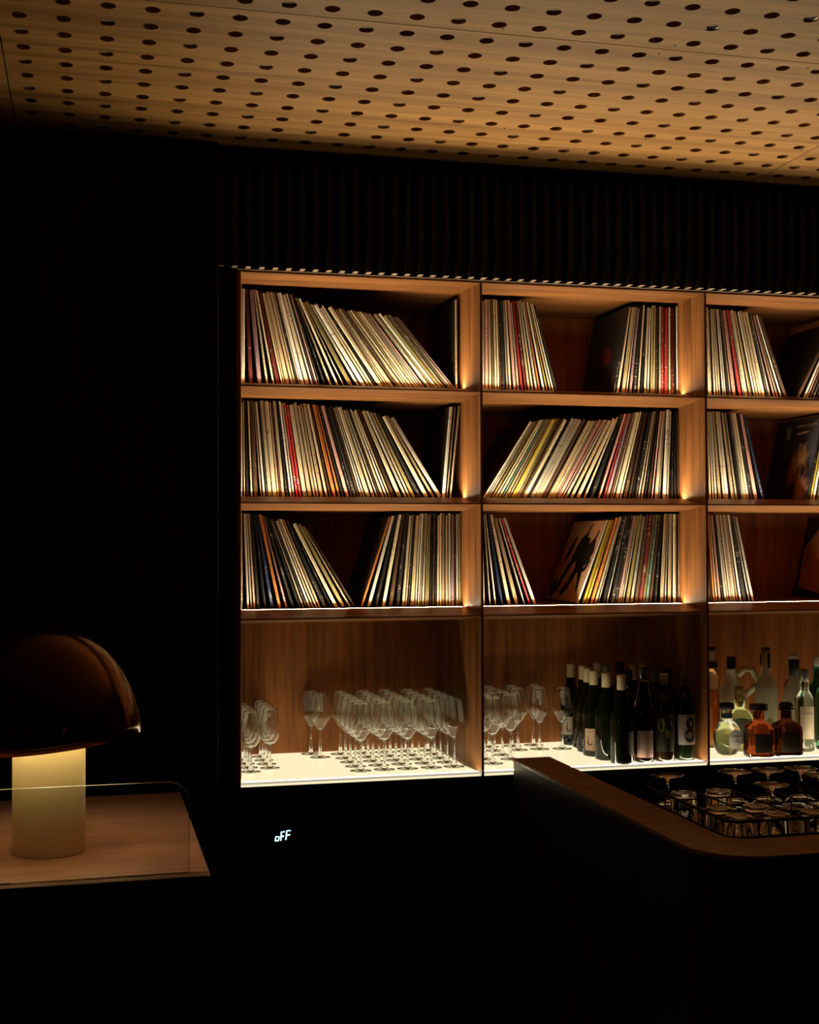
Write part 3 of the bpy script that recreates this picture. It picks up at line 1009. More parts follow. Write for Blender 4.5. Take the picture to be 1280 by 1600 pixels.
# behind and beside
e = bottle('wine_bottle', 1.3740, 0.236, BORD, dark_brown_glass, 'dark wine bottle with shiny neck behind the pink-liquid bottle', 'wine bottle', (mat('dark_foil', (0.05, 0.05, 0.055), 0.25, metal=0.8), 0.0152, 0.236, 0.302), 'dark wine bottles')
e = bottle('wine_bottle', 1.3680, 0.150, BORD, dark_glass, 'dark wine bottle with a pale paper label left of the pink-labelled flute bottle', 'wine bottle', (MATS['dark_foil'], 0.0152, 0.236, 0.302), 'dark wine bottles')
lb = obj('label', patch(0.0372, CAMDIR - 0.25, CAMDIR + 0.9, 0.072, 0.118), paper, e)
e = bottle('wine_bottle', 1.3860, 0.062, FLUTE, amber('rose_glass', (0.10, 0.035, 0.025)), 'slender bottle with silver foil neck and framed mauve label', 'wine bottle', (mat('silver_foil', (0.45, 0.45, 0.47), 0.22, metal=0.9), 0.0148, 0.272, 0.326))
lb = obj('label', patch(0.0350, CAMDIR - 0.78, CAMDIR + 0.95, 0.018, 0.108), paper_mauve, e)
bm = bmesh.new()
mp = on_cyl(0.0350, CAMDIR + 0.06, 0.062)
stroke(bm, [(-0.022, -0.034), (0.022, -0.034), (0.022, 0.034), (-0.022, 0.034), (-0.022, -0.034)], 0.002, mp, 0.0002)
obj('frame_print', bm, ink_black, lb)
e = bottle('wine_bottle', 1.4560, 0.215, BORD, dark_glass, 'dark wine bottle with grey cap between the flute and green-labelled bottles', 'wine bottle', (grey_cap, 0.0152, 0.250, 0.301), 'dark wine bottles')
e = bottle('wine_bottle', 1.4680, 0.330, BURG, dark_glass, 'wine bottle with pale cap at the back right of the wine row', 'wine bottle', (cream_cap, 0.0152, 0.238, 0.300), 'dark wine bottles')
e = bottle('wine_bottle', 1.4610, 0.062, BORD, dark_brown_glass, 'dark wine bottle with green leaf-like print and cream cap', 'wine bottle', (cream_cap, 0.0152, 0.256, 0.296))
lb = obj('label', patch(0.0372, CAMDIR - 0.95, CAMDIR + 0.9, 0.035, 0.165), mat('label_greenblack', (0.014, 0.018, 0.008), 0.5), e)
bm = bmesh.new()
mp = on_cyl(0.0372, CAMDIR - 0.25, 0.12)
blob(bm, [(-0.016, -0.006), (-0.006, -0.018), (0.004, -0.012), (0.007, 0.004), (0.002, 0.026), (-0.010, 0.026), (-0.017, 0.012)], mp)
mp = on_cyl(0.0372, CAMDIR + 0.25, 0.095)
blob(bm, [(-0.010, 0.012), (-0.004, -0.014), (0.006, -0.016), (0.006, 0.006), (-0.002, 0.016)], mp)
obj('leaf_print', bm, ink_green, lb)
bm = bmesh.new()
mp = on_cyl(0.0372, CAMDIR + 0.42, 0.155)
stroke(bm, [(-0.006, 0), (0.008, 0)], 0.006, mp, 0.0002)
stroke(bm, [(0.002, -0.016), (0.005, -0.030)], 0.004, mp, 0.0002)
obj('pale_print', bm, paper_grey, lb)
e = bottle('wine_bottle', 1.5385, 0.068, BORD, dark_glass, 'dark wine bottle with grey label bearing a big black 8', 'wine bottle', (grey_cap, 0.0152, 0.248, 0.294))
lb = obj('label', patch(0.0372, CAMDIR - 0.72, CAMDIR + 1.15, 0.054, 0.156), mat('label_eight', (0.40, 0.36, 0.36), 0.7), e)
# the big numeral, bent round the label
bm = bmesh.new()
mp = on_cyl(0.0372, CAMDIR + 0.42, 0.104)


def ring(bm, cu, cv, ro_u, ro_v, ri_u, ri_v, mp, n=26):
    A = [bm.verts.new(mp(cu + ro_u * math.cos(2 * PI * i / n), cv + ro_v * math.sin(2 * PI * i / n), 0.0003)) for i in range(n)]
    B = [bm.verts.new(mp(cu + ri_u * math.cos(2 * PI * i / n), cv + ri_v * math.sin(2 * PI * i / n), 0.0003)) for i in range(n)]
    for i in range(n):
        j = (i + 1) % n
        bm.faces.new((A[i], A[j], B[j], B[i]))


ring(bm, 0.002, 0.022, 0.017, 0.021, 0.0055, 0.010, mp)
ring(bm, -0.001, -0.018, 0.020, 0.024, 0.0065, 0.0115, mp)
stroke(bm, [(-0.026, 0.003), (-0.014, 0.003)], 0.003, mp, 0.0002)
obj('numeral_eight', bm, ink_black, lb)

for x, y, c, lb_ in ((1.368, 0.345, grey_cap, 'dark wine bottle in the back line behind the slender foil-necked bottle'), (1.372, 0.440, cream_cap, 'dark wine bottle against the back wall, middle of the wine group'),
                     (1.534, 0.190, MATS['dark_foil'], 'dark wine bottle directly behind the figure-8 bottle'), (1.534, 0.285, grey_cap, 'dark wine bottle third back behind the figure-8 bottle'),
                     (1.462, 0.440, MATS['dark_foil'], 'dark foil-capped wine bottle at the back, right of centre'), (1.534, 0.395, cream_cap, 'dark wine bottle in the back right corner of the wine compartment')):
    bottle('wine_bottle', x, y, BORD, dark_glass, lb_, 'wine bottle', (c, 0.0152, 0.240, 0.302), 'dark wine bottles')
# ---- spirits, right compartment
# round flask of clear spirit with an oval grey label
e = empty('round_flask', (X0 + 1.725, Y0 + 0.118, ZS), 0.0)
tag(e, 'round clear spirit flask with oval grey label and dark stopper', 'bottle')
prof = [(0, 0.005), (0.024, 0.0), (0.034, 0.004), (0.044, 0.022), (0.050, 0.048), (0.050, 0.070), (0.045, 0.092), (0.034, 0.110), (0.022, 0.120), (0.0185, 0.126), (0.0185, 0.148), (0.020, 0.150), (0.020, 0.156), (0, 0.156)]
b = obj('body', lathe(prof, 36), amber('clear_spirit', (0.88, 0.97, 0.90), rough=0.12), e, smooth=True)
b.scale = (1.0, 0.8, 1.0)
obj('neck_band', lathe([(0.0192, 0.128), (0.0195, 0.129), (0.0195, 0.144), (0.0192, 0.145)], 24), mat('band_navy', (0.01, 0.02, 0.03), 0.4), e)
obj('stopper', lathe([(0.016, 0.1565), (0.024, 0.158), (0.0265, 0.162), (0.0265, 0.174), (0.024, 0.179), (0.012, 0.182), (0, 0.182)], 24), mat('stopper_dark', (0.02, 0.012, 0.009), 0.5), e, smooth=True)
bm = bmesh.new()
A = []
for i in range(28):
    a = 2 * PI * i / 28
    u, v = 0.0245 * math.copysign(abs(math.cos(a)) ** 0.8, math.cos(a)), 0.034 * math.copysign(abs(math.sin(a)) ** 0.8, math.sin(a))
    xx = u + 0.012
    A.append(bm.verts.new((xx, -0.0415 * math.sqrt(max(0.05, 1 - (xx / 0.060) ** 2)) - 0.001, 0.058 + v)))
ca = bm.verts.new((0.012, -0.0425, 0.058))
for i in range(28):
    bm.faces.new((A[i], A[(i + 1) % 28], ca))
lb = obj('label', bm, mat('label_slate', (0.17, 0.17, 0.15), 0.6), e)
bm = bmesh.new()
mp = lambda u, v, t: (0.012 + u, -0.0437 - t, 0.058 + v)
stroke(bm, [(-0.016, 0.010), (-0.010, 0.016), (-0.006, 0.008), (0.0, 0.014), (0.006, 0.008), (0.012, 0.013), (0.018, 0.010)], 0.003, mp, 0.0002)
stroke(bm, [(-0.012, -0.008), (0.0, -0.006), (0.014, -0.009)], 0.002, mp, 0.0002)
obj('lettering', bm, ink_black, lb)


def square_decanter(x, y, hw, hd, hs, label, lid, m):
    e = empty('square_decanter', (X0 + x, Y0 + y, ZS), -0.10)
    tag(e, label, 'bottle')
    secs = [(hw * 0.94, hd * 0.94, 0.0), (hw, hd, 0.004), (hw, hd, hs - 0.022), (hw * 0.97, hd * 0.97, hs - 0.010), (hw * 0.80, hd * 0.8, hs + 0.002), (0.024, 0.022, hs + 0.012), (0.0185, 0.0185, hs + 0.020), (0.0185, 0.0185, hs + 0.050)]
    S = []
    for a, b_, z in secs:
        k = 0.25 if a > 0.03 else 0.75
        pts = []
        for i in range(24):
            t = 2 * PI * i / 24
            c, s = math.cos(t), math.sin(t)
            ex = 0.32 if a > 0.03 else 0.95
            pts.append((a * math.copysign(abs(c) ** ex, c), b_ * math.copysign(abs(s) ** ex, s), z))
        S.append(pts)
    bm = bmesh.new()
    loft(bm, S)
    obj('body', bm, m, e, smooth=False)
    lb = obj('label', box_bm(-hw * 0.62, hw * 0.72, -hd - 0.0012, -hd - 0.0002, 0.016, hs - 0.026), mat('label_umber', (0.055, 0.045, 0.035), 0.6), e)
    bm = bmesh.new()
    mp = lambda u, v, t: (u, -hd - 0.0014 - t, v)
    stroke(bm, [(-hw * 0.4, hs * 0.52), (-hw * 0.2, hs * 0.58), (0.0, hs * 0.50), (hw * 0.2, hs * 0.57), (hw * 0.45, hs * 0.52)], 0.003, mp, 0.0002)
    stroke(bm, [(-hw * 0.4, hs * 0.34), (hw * 0.5, hs * 0.34)], 0.002, mp, 0.0002)
    obj('lettering', bm, mat('ink_bronze', (0.11, 0.085, 0.05), 0.5), lb)
    z = hs + 0.051
    if lid == 'wide':
        obj('stopper', lathe([(0.017, z), (0.030, z + 0.001), (0.031, z + 0.003), (0.031, z + 0.019), (0.030, z + 0.021), (0, z + 0.021)], 24), mat('stopper_brown', (0.014, 0.009, 0.007), 0.45), e, smooth=False)
    else:
        obj('stopper', lathe([(0.016, z - 0.004), (0.026, z - 0.002), (0.027, z + 0.003), (0.023, z + 0.006), (0.025, z + 0.009), (0.0245, z + 0.016), (0.017, z + 0.024), (0, z + 0.026)], 24), MATS['stopper_dark'], e, smooth=True)
    return e


square_decanter(1.815, 0.058, 0.047, 0.036, 0.108, 'amber square-shouldered decanter with wide flat stopper', 'wide', amber('amber_glass', (0.30, 0.052, 0.012)))
square_decanter(1.922, 0.060, 0.050, 0.036, 0.108, 'very dark brown square decanter with rounded knob stopper', 'round', amber('umber_glass', (0.05, 0.012, 0.005)))

# tall clear bottle with paper label and green tint
prof = [(0, 0.004), (0.026, 0.0), (0.0325, 0.004), (0.0335, 0.012), (0.0335, 0.172), (0.031, 0.188), (0.022, 0.204), (0.0150, 0.218), (0.0140, 0.235), (0.0140, 0.268), (0, 0.269)]
e = bottle('gin_bottle', 2.030, 0.120, prof, amber('pale_green_glass', (0.80, 0.92, 0.80)), 'clear bottle with a tall cream paper label and small dark print', 'bottle', (mat('cap_steel', (0.30, 0.30, 0.28), 0.3, metal=0.7), 0.0160, 0.248, 0.290))
lb = obj('label', patch(0.0335, CAMDIR - 0.70, CAMDIR + 0.95, 0.046, 0.160), mat('label_cream', (0.66, 0.56, 0.42), 0.7), e)
bm = bmesh.new()
mp = on_cyl(0.0335, CAMDIR + 0.10, 0.137)
for k in range(8):
    u = -0.018 + 0.0048 * k
    stroke(bm, [(u, -0.0022), (u + 0.0003, 0.0024), (u + 0.0026, 0.0002), (u + 0.0030, -0.0022)], 0.0012, mp, 0.0002)
for v in (-0.014, -0.046, -0.054, -0.078):
    stroke(bm, [(-0.016, v), (0.016, v)], 0.0009, mp, 0.0002)
obj('lettering', bm, mat('ink_brown', (0.10, 0.065, 0.03), 0.6), lb)
# green bottle cut by the frame
prof = [(0, 0.004), (0.026, 0.0), (0.0335, 0.004), (0.0345, 0.012), (0.0345, 0.185), (0.031, 0.205), (0.020, 0.225), (0.0150, 0.240), (0.0145, 0.285), (0, 0.286)]
e = bottle('gin_bottle', 2.118, 0.130, prof, amber('bottle_green', (0.10, 0.42, 0.20)), 'green glass bottle with pale label at the right edge of the frame', 'bottle', (mat('cap_dark', (0.015, 0.02, 0.018), 0.4), 0.0160, 0.225, 0.300))
obj('label', patch(0.0345, CAMDIR + 0.15, CAMDIR + 1.3, 0.048, 0.150), MATS['label_cream'], e)
e = bottle('gin_bottle', 2.190, 0.300, prof, amber('bottle_deep_green', (0.02, 0.10, 0.06)), 'dark green bottle with pale neck band at the back right', 'bottle', (mat('cap_pale', (0.45, 0.38, 0.34), 0.4), 0.0160, 0.282, 0.318))
# frosted tall bottle
prof = [(0, 0.004), (0.030, 0.0), (0.0395, 0.004), (0.0405, 0.012), (0.0405, 0.205), (0.038, 0.222), (0.028, 0.240), (0.0185, 0.255), (0.0165, 0.275), (0.0160, 0.345), (0, 0.346)]
e = bottle('vodka_bottle', 1.960, 0.265, prof, mat('frosted_glass', (0.66, 0.64, 0.50), 0.5, trans=0.35), 'tall frosted long-necked bottle with dark neck strip', 'bottle', None)
obj('capsule', lathe(cap_prof(0.0165, 0.3462, 0.358), 20), mat('cap_smoke', (0.05, 0.045, 0.04), 0.5), e)
obj('neck_label', patch(0.0161, CAMDIR + 0.15, CAMDIR + 0.95, 0.285, 0.338), ink_black, e)
bm = bmesh.new()
mp = on_cyl(0.0405, CAMDIR + 0.1, 0.085)
blob(bm, [(-0.010, -0.024), (0.012, -0.024), (0.012, 0.006), (0.006, 0.020), (-0.003, 0.022), (-0.010, 0.008)], mp)
obj('emblem', bm, mat('ink_olive', (0.20, 0.16, 0.04), 0.6), e)
# second frosted bottle with black cap
prof = [(0, 0.004), (0.028, 0.0), (0.0375, 0.004), (0.0385, 0.012), (0.0385, 0.185), (0.036, 0.205), (0.026, 0.226), (0.0175, 0.240), (0.0170, 0.262), (0, 0.263)]
e = bottle('vodka_bottle', 2.068, 0.255, prof, mat('milky_glass', (0.66, 0.60, 0.48), 0.45, trans=0.4), 'milky glass bottle with a tall black cap behind the labelled bottle', 'bottle', (mat('cap_black', (0.008, 0.009, 0.012), 0.4), 0.0195, 0.252, 0.312))
bm = bmesh.new()
mp = on_cyl(0.0385, CAMDIR - 0.1, 0.17)
blob(bm, ell(0.0, 0.0, 0.006, 0.010), mp)
blob(bm, ell(0.010, -0.006, 0.004, 0.010), mp)
obj('emblem', bm, MATS['ink_olive'], e)
# amber bottle behind it
prof = [(0, 0.004), (0.028, 0.0), (0.0345, 0.004), (0.035, 0.012), (0.035, 0.19), (0.031, 0.21), (0.019, 0.232), (0.0150, 0.245), (0.0148, 0.290), (0, 0.291)]
e = bottle('whisky_bottle', 2.022, 0.390, prof, amber('whisky_glass', (0.45, 0.13, 0.03)), 'brown-amber bottle with dark cap, second line behind the tall frosted bottle', 'bottle', (MATS['cap_dark'], 0.0160, 0.282, 0.322))
e = bottle('whisky_bottle', 2.150, 0.400, prof, amber('deep_brown_glass', (0.10, 0.03, 0.012)), 'dark bottle with pale cap in the back line at the right', 'bottle', (MATS['cap_pale'], 0.0175, 0.290, 0.318))
# amber liquid in a part-filled bottle at the left
prof = [(0, 0.004), (0.028, 0.0), (0.0365, 0.004), (0.0375, 0.012), (0.0375, 0.165), (0.036, 0.255), (0.030, 0.268), (0.019, 0.276), (0.018, 0.284), (0, 0.284)]
e = bottle('whisky_bottle', 1.745, 0.290, prof, glass, 'part-filled bottle of amber spirit with black stopper at the left upright', 'bottle', None)
obj('liquid', lathe([(0, 0.007), (0.034, 0.008), (0.0355, 0.014), (0.0352, 0.205), (0, 0.2052)], 28), amber('amber_liquid', (0.78, 0.32, 0.07), ior=1.33), e, smooth=False)
obj('stopper', lathe([(0.017, 0.2845), (0.030, 0.286), (0.031, 0.290), (0.031, 0.306), (0.028, 0.309), (0, 0.310)], 24), MATS['cap_black'], e)
# low clear bottle with green-yellow liquid behind the round flask
prof = [(0, 0.004), (0.036, 0.0), (0.047, 0.004), (0.048, 0.012), (0.048, 0.112), (0.045, 0.128), (0.030, 0.142), (0.0185, 0.150), (0.018, 0.205), (0.020, 0.207), (0.020, 0.213), (0, 0.213)]
e = bottle('liqueur_bottle', 1.815, 0.195, prof, amber('yellow_green_glass', (0.66, 0.70, 0.36)), 'squat yellow-green bottle behind the round flask', 'bottle', (mat('cork', (0.30, 0.24, 0.13), 0.7), 0.017, 0.2135, 0.226))
lb = obj('label', patch(0.048, CAMDIR - 0.85, CAMDIR + 0.9, 0.030, 0.116), mat('label_sage', (0.16, 0.19, 0.15), 0.6), e)
bm = bmesh.new()
mp = on_cyl(0.048, CAMDIR + 0.15, 0.092)
for k in range(4):
    u = -0.016 + 0.009 * k
    stroke(bm, [(u, -0.004), (u, 0.004), (u + 0.005, -0.003), (u + 0.005, 0.004)], 0.0016, mp, 0.0002)
obj('lettering', bm, paper, lb)

# white stoneware jug lying back on its base, with loop handle, and a black label
e = empty('stoneware_jug', (X0 + 1.868, Y0 + 0.355, ZS), 0.0)
tag(e, 'cream stoneware jug with loop handle and black ringed label', 'jug')
prof = [(0, 0.004), (0.040, 0.0), (0.054, 0.004), (0.056, 0.015), (0.056, 0.150), (0.050, 0.180), (0.034, 0.212), (0.0200, 0.240), (0.0180, 0.262), (0.0200, 0.268), (0.0200, 0.276), (0, 0.277)]
stone = mat('stoneware', (0.74, 0.68, 0.50), 0.35)
obj('body', lathe(prof, 32), stone, e, smooth=True)
bm = bmesh.new()
tube(bm, [(0.016 + 0.0, -0.02, 0.250), (0.040, -0.024, 0.275), (0.072, -0.026, 0.272), (0.088, -0.026, 0.240), (0.080, -0.024, 0.205), (0.046, -0.02, 0.178)], [0.011, 0.012, 0.013, 0.013, 0.012, 0.011], 12)
obj('handle', bm, stone, e, smooth=True)
obj('stopper', lathe([(0.015, 0.2775), (0.017, 0.279), (0.0165, 0.318), (0, 0.319)], 20), MATS['cap_black'], e)
lb = obj('label', patch(0.056, CAMDIR - 0.55, CAMDIR + 0.75, 0.085, 0.150), ink_black, e)
bm = bmesh.new()
mp = on_cyl(0.056, CAMDIR + 0.1, 0.10)
for rr in (0.010, 0.018, 0.026):
    stroke(bm, [(rr * math.cos(PI * k / 12), rr * math.sin(PI * k / 12)) for k in range(13)], 0.0016, mp, 0.0002)
obj('ring_print', bm, paper_grey, lb)
# white pouring flask with flared mouth behind the part-filled bottle
e = empty('ceramic_carafe', (X0 + 1.822, Y0 + 0.440, ZS), 0.0)
tag(e, 'slim pale ceramic carafe with flared mouth behind the amber bottle', 'carafe')
prof = [(0, 0.003), (0.030, 0.0), (0.038, 0.004), (0.040, 0.10), (0.038, 0.20), (0.030, 0.255), (0.020, 0.285), (0.0170, 0.305), (0.019, 0.325), (0.024, 0.343), (0.0225, 0.343), (0.015, 0.31), (0, 0.30)]
obj('body', lathe(prof, 28), mat('blush_ceramic', (0.58, 0.46, 0.36), 0.35), e, smooth=True)
obj('rim_band', lathe([(0.0243, 0.337), (0.0250, 0.338), (0.0256, 0.348), (0.0240, 0.349), (0.0232, 0.344)], 24, True), MATS['stopper_brown'], e, smooth=True)

# ------------------------------------------------------------------ the bar counter
BZ = 0.95
bar = empty('bar_counter', (1.331, 2.635, 0.0))
tag(bar, 'black bar counter with a raised walnut edge turning a rounded corner', 'bar counter')
W1, LY, FY, LX = 0.129, 4.030 - 2.635, 0.165, 2.3
RAD = 0.15


def arc(cx, cy, r, a0, a1, n=10):
    return [(cx + r * math.cos(a0 + (a1 - a0) * i / n), cy + r * math.sin(a0 + (a1 - a0) * i / n)) for i in range(n + 1)]


ledge = [(0.0, LY)] + arc(RAD, RAD, RAD, PI, 1.5 * PI) + [(LX, 0.0), (LX, FY)] + list(reversed(arc(W1 + 0.05, FY + 0.05, 0.05, PI, 1.5 * PI, 6))) + [(W1, LY)]
bm = bmesh.new()
prism(bm, ledge, 'z', BZ - 0.010, BZ)
bmesh.ops.bevel(bm, geom=[e_ for e_ in bm.edges if abs(e_.verts[0].co.z - e_.verts[1].co.z) < 1e-6 and e_.verts[0].co.z > BZ - 0.001], offset=0.003, segments=1, affect='EDGES')
obj('raised_edge', bm, walnut_bar, bar)
body = [(0.004, LY)] + arc(RAD, RAD, RAD - 0.004, PI, 1.5 * PI) + [(LX, 0.004), (LX, FY - 0.03)] + list(reversed(arc(W1 + 0.03, FY + 0.03, 0.06, PI, 1.5 * PI, 6))) + [(W1 - 0.03, LY)]
bm = bmesh.new()
prism(bm, body, 'z', 0.06, BZ - 0.0102)
obj('front_cladding', bm, bar_black, bar)
obj('work_surface', box_bm(W1 - 0.028, LX, FY - 0.028, 0.76, 0.865, 0.897), walnut_bar, bar)
obj('inner_cabinet', box_bm(W1 + 0.04, LX - 0.02, FY + 0.04, 0.72, 0.06, 0.8645), bar_black, bar)
bm = bmesh.new()
prism(bm, [(0.05, LY - 0.03)] + arc(RAD + 0.02, RAD + 0.02, RAD - 0.03, PI, 1.5 * PI) + [(LX - 0.02, 0.05), (LX - 0.02, 0.12), (0.10, 0.12), (0.10, LY - 0.03)], 'z', 0.0, 0.0598)
obj('plinth', bm, black_metal, bar)

# wire glass rack on the sunken work surface
RZ = 0.8975
rx0, rx1, ry0, ry1 = 1.471, 2.071, 2.822, 3.322
rack = empty('wire_glass_rack', (rx0, ry0, RZ))
tag(rack, 'black wire rack holding upturned glasses on the bar', 'glass rack')
RW, RD = rx1 - rx0, ry1 - ry0
for nm, z, r in (('base_frame', 0.004, 0.004), ('middle_rail', 0.050, 0.0032), ('top_rail', 0.088, 0.0038)):
    bm = bmesh.new()
    tube(bm, [(0.02, 0, z), (RW - 0.02, 0, z), (RW, 0.02, z), (RW, RD - 0.02, z), (RW - 0.02, RD, z), (0.02, RD, z), (0, RD - 0.02, z), (0, 0.02, z), (0.02, 0, z)], r, 6)
    obj(nm, bm, black_metal, rack)
pm = bmesh.new()
tube(pm, [(0, 0, 0.0), (0, 0, 0.088)], 0.0026, 6)
post_me = mesh_from('post', pm, black_metal)
for k in range(1, 8):
    t = RW * k / 8
    for y in (0, RD):
        link('post', post_me, rack, (t, y, 0))
for k in range(1, 7):
    t = RD * k / 7
    for x in (0, RW):
        link('post', post_me, rack, (x, t, 0))
for k in range(1, 6):
    bm = bmesh.new()
    x = RW * k / 6
    tube(bm, [(x, 0, 0.004), (x, 0, 0.086), (x, RD, 0.086), (x, RD, 0.004)], 0.0022, 6)
    obj('divider', bm, black_metal, rack)
for k in range(1, 5):
    bm = bmesh.new()
    y = RD * k / 5
    tube(bm, [(0, y, 0.004), (0, y, 0.084), (RW, y, 0.084), (RW, y, 0.004)], 0.0022, 6)
    obj('divider', bm, black_metal, rack)
for k in range(1, 10):
    bm = bmesh.new()
    x = RW * k / 10
    tube(bm, [(x, 0.002, 0.004), (x, RD - 0.002, 0.004)], 0.002, 5)
    obj('base_wire', bm, black_metal, rack)

# upturned coupes and tumblers in the rack
out = [(0.046, 0.0), (0.0465, 0.0012), (0.0450, 0.014), (0.036, 0.030), (0.018, 0.042), (0.006, 0.047), (0.0042, 0.056), (0.0042, 0.090), (0.007, 0.102), (0.018, 0.1065), (0.0435, 0.1105), (0.0450, 0.1120), (0.0435, 0.1135), (0.020, 0.1128), (0, 0.112)]
inn = [(0, 0.0435), (0.017, 0.0400), (0.0345, 0.0285), (0.0435, 0.0135), (0.0450, 0.001)]
bm = lathe(inn + list(out), 26)
coupe_me = mesh_from('coupe_glass', bm, glass, True)
tum = [(0, 0.074), (0.028, 0.074), (0.031, 0.070), (0.0345, 0.002), (0.0352, 0.0), (0.0368, 0.0), (0.0372, 0.002), (0.0338, 0.080), (0.032, 0.084), (0.028, 0.085), (0, 0.083)]
tum_me = mesh_from('tumbler', lathe(tum, 26), glass, True)
GZ = RZ + 0.0085
CX = [rx0 + 0.05 + 0.1 * k for k in range(6)]
CY = [ry0 + 0.05 + 0.1 * k for k in range(5)]
for k, (i, j, lb_) in enumerate([(0, 4, 'upturned coupe at the far left corner of the rack'), (2, 4, 'upturned coupe, second foot from left in the rack'),
                                 (3, 4, 'upturned coupe, third foot from left at the back of the rack'), (4, 4, 'upturned coupe at the back of the rack by the frame edge'),
                                 (2, 2, 'upturned coupe in front of the second one in the rack'), (4, 3, 'upturned coupe nearest the right frame edge in the rack')]):
    o = link('coupe_glass', coupe_me, None, (CX[i], CY[j], GZ), (0, 0, k))
    tag(o, lb_, 'coupe glass', 'upturned coupes in the wire rack')
for k, (i, j, lb_) in enumerate([(0, 3, 'upturned tumbler at the left side of the rack before the corner coupe'), (1, 3, 'upturned tumbler right of the one at the left side'), (0, 1, 'upturned tumbler behind the front left corner of the rack'),
                                 (1, 1, 'upturned tumbler, second along the second line of the rack'), (2, 0, 'upturned tumbler, third along the front of the rack'), (0, 0, 'upturned tumbler in the front left corner of the rack'), (1, 0, 'upturned tumbler, second along the front of the rack')]):
    o = link('tumbler', tum_me, None, (CX[i], CY[j], GZ), (0, 0, k))
    tag(o, lb_, 'tumbler', 'upturned tumblers in the wire rack')

# ------------------------------------------------------------------ side table with mushroom lamp and glass screen
TZ = 1.03
tb = empty('side_table', (-0.90, 2.461, 0.0))
tag(tb, 'dark-bodied stand with a walnut top under the mushroom lamp', 'table')
TW, TD = 0.90 + 0.222, 0.84
obj('table_top', bevel(box_bm(0, TW, 0.030, TD, TZ - 0.035, TZ), 0.0015, 1), walnut_table, tb)
obj('front_edge', bevel(box_bm(0, TW, 0.0, 0.0275, TZ - 0.012, TZ - 0.0005), 0.0015, 1), walnut_table, tb)
obj('body', box_bm(0.004, TW - 0.012, 0.032, TD - 0.02, 0.0, TZ - 0.0355), bar_black, tb)

# upright glass screen along the front of the stand, top corner rounded
gs = empty('glass_screen', (-0.86, 2.4925, TZ))
tag(gs, 'low clear glass screen with rounded corner standing before the lamp', 'glass screen')
GW, GH, GR = 0.86 + 0.184, 0.170, 0.040
outl = [(0, 0), (GW, 0)] + arc(GW - GR, GH - GR, GR, 0, PI / 2, 10) + list(arc(GR, GH - GR, GR, PI / 2, PI, 10))
bm = bmesh.new()
prism(bm, outl, 'y', 0.0, 0.006)
pn = obj('pane', bm, pane_glass, gs, (0, 0, 0.0004))
bm = bmesh.new()
eo = [(GW, 0.002)] + arc(GW - GR, GH - GR, GR, 0, PI / 2, 14) + list(arc(GR, GH - GR, GR, PI / 2, PI, 14)) + [(0, 0.002)]
ei = [(GW + 0.0007, 0.002)] + arc(GW - GR, GH - GR, GR + 0.0007, 0, PI / 2, 14) + list(arc(GR, GH - GR, GR + 0.0007, PI / 2, PI, 14)) + [(-0.0007, 0.002)]
V = [[bm.verts.new((u, y, v)) for u, v in q] for q in (eo, ei) for y in (0.0002, 0.0058)]
for a in range(len(eo) - 1):
    for P, Q in ((0, 1), (1, 3), (3, 2), (2, 0)):
        bm.faces.new((V[P][a], V[P][a + 1], V[Q][a + 1], V[Q][a]))
for a in (0, len(eo) - 1):
    bm.faces.new((V[0][a], V[1][a], V[3][a], V[2][a]))
obj('edge_highlight', bm, mat('pane_edge_highlight', (0.62, 0.66, 0.62), 0.35), pn)  # pale strip added as the highlight along the pane's edge

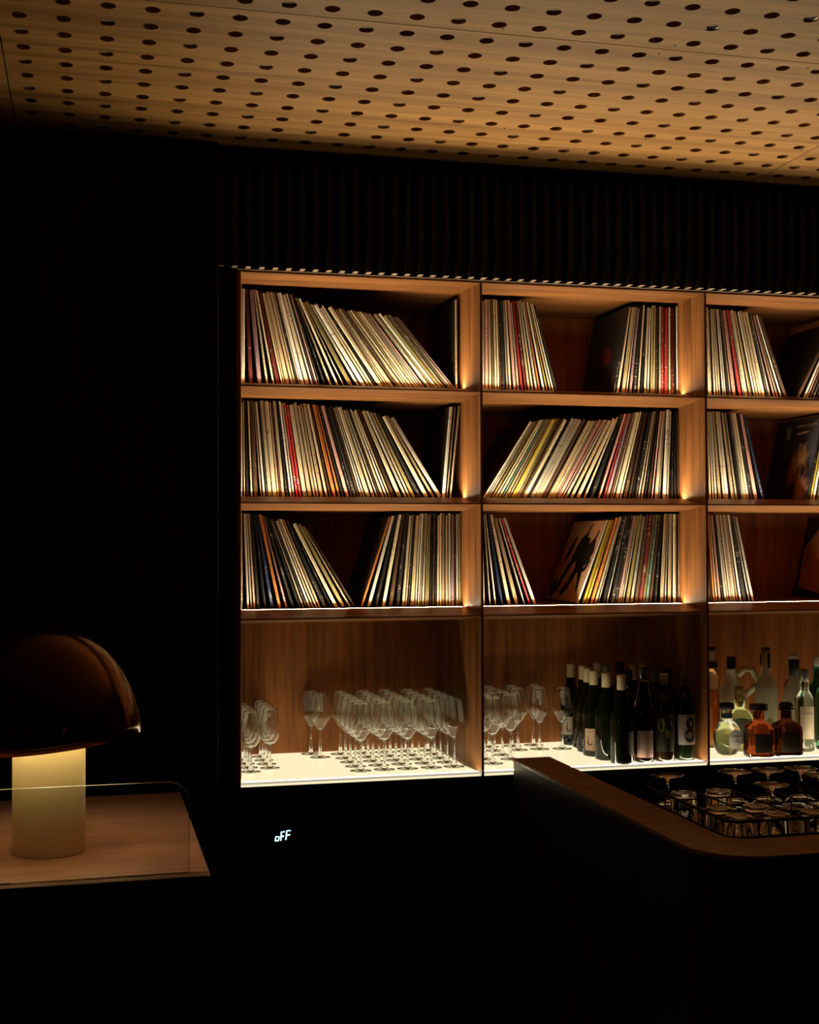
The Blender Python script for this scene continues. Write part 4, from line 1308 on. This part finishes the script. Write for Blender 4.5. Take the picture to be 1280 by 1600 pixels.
# mushroom lamp
lamp = empty('table_lamp', (-0.0775, 2.741, TZ + 0.0004))
tag(lamp, 'mushroom table lamp with copper dome shade and brass cylinder base', 'lamp')
HB = 0.245
prof = [(0, 0), (0.0700, 0.0), (0.0715, 0.0015), (0.0715, HB - 0.002), (0.070, HB), (0.040, HB), (0.038, HB + 0.004), (0, HB + 0.004)]
obj('base', lathe(prof, 48), brass, lamp, smooth=False)
for p in bpy.data.objects[lamp.children[0].name].data.polygons:
    p.use_smooth = len(p.vertices) == 4 and abs(p.normal.z) < 0.5
RZ0, RTOP, RR = 0.222, 0.452, 0.1835
pr, pi_ = [], []
for k in range(19):
    a = (PI / 2) * k / 18
    pr.append((RR * math.cos(a) ** 0.93 if k < 18 else 0.0, RZ0 + (RTOP - RZ0) * math.sin(a)))
for k in range(18, -1, -1):
    a = (PI / 2) * k / 18
    pi_.append(((RR - 0.003) * math.cos(a) ** 0.93 if k < 18 else 0.0, RZ0 + 0.0 + (RTOP - RZ0 - 0.003) * math.sin(a)))
bm2 = lathe(pr + pi_, 64, True)
me = mesh_from('lamp_shade', bm2, [copper, shade_in], True)
nq = len(pr)
bm3 = bmesh.new(); bm3.from_mesh(me)
for f in bm3.faces:
    c = f.calc_center_median()
    # inner faces point towards the axis
    inward = f.normal.dot(Vector((c.x, c.y, c.z - (RZ0 - 0.05)))) < 0
    f.material_index = 1 if inward else 0
bm3.to_mesh(me); bm3.free()
sh = link('lamp_shade', me, lamp)
TILT = math.radians(-5.0)                       # the dome sits a little askew on its base
sh.matrix_local = Matrix.Translation((0, 0, RZ0)) @ Matrix.Rotation(TILT, 4, 'Y') @ Matrix.Translation((0, 0, -RZ0))
obj('screw', lathe([(0, 0.003), (0.0035, 0.002), (0.005, 0.0), (0.004, -0.003), (0, -0.003)], 14), mat('screw_brass', (0.6, 0.45, 0.25), 0.2, metal=0.9), sh, (0.036, -0.1795, 0.262), (PI / 2, 0, 0), True)
obj('shade_stem', lathe([(0.012, HB + 0.004), (0.012, HB + 0.06), (0.006, HB + 0.062), (0.006, RTOP - 0.004)], 12), brass, lamp)
obj('bulb', lathe([(0.012, HB + 0.0605), (0.020, HB + 0.066), (0.045, HB + 0.080), (0.055, HB + 0.098), (0.045, HB + 0.116), (0.020, HB + 0.128), (0.0065, HB + 0.130)], 24), bulb_m, lamp, smooth=True)
print('objects', len(bpy.data.objects))
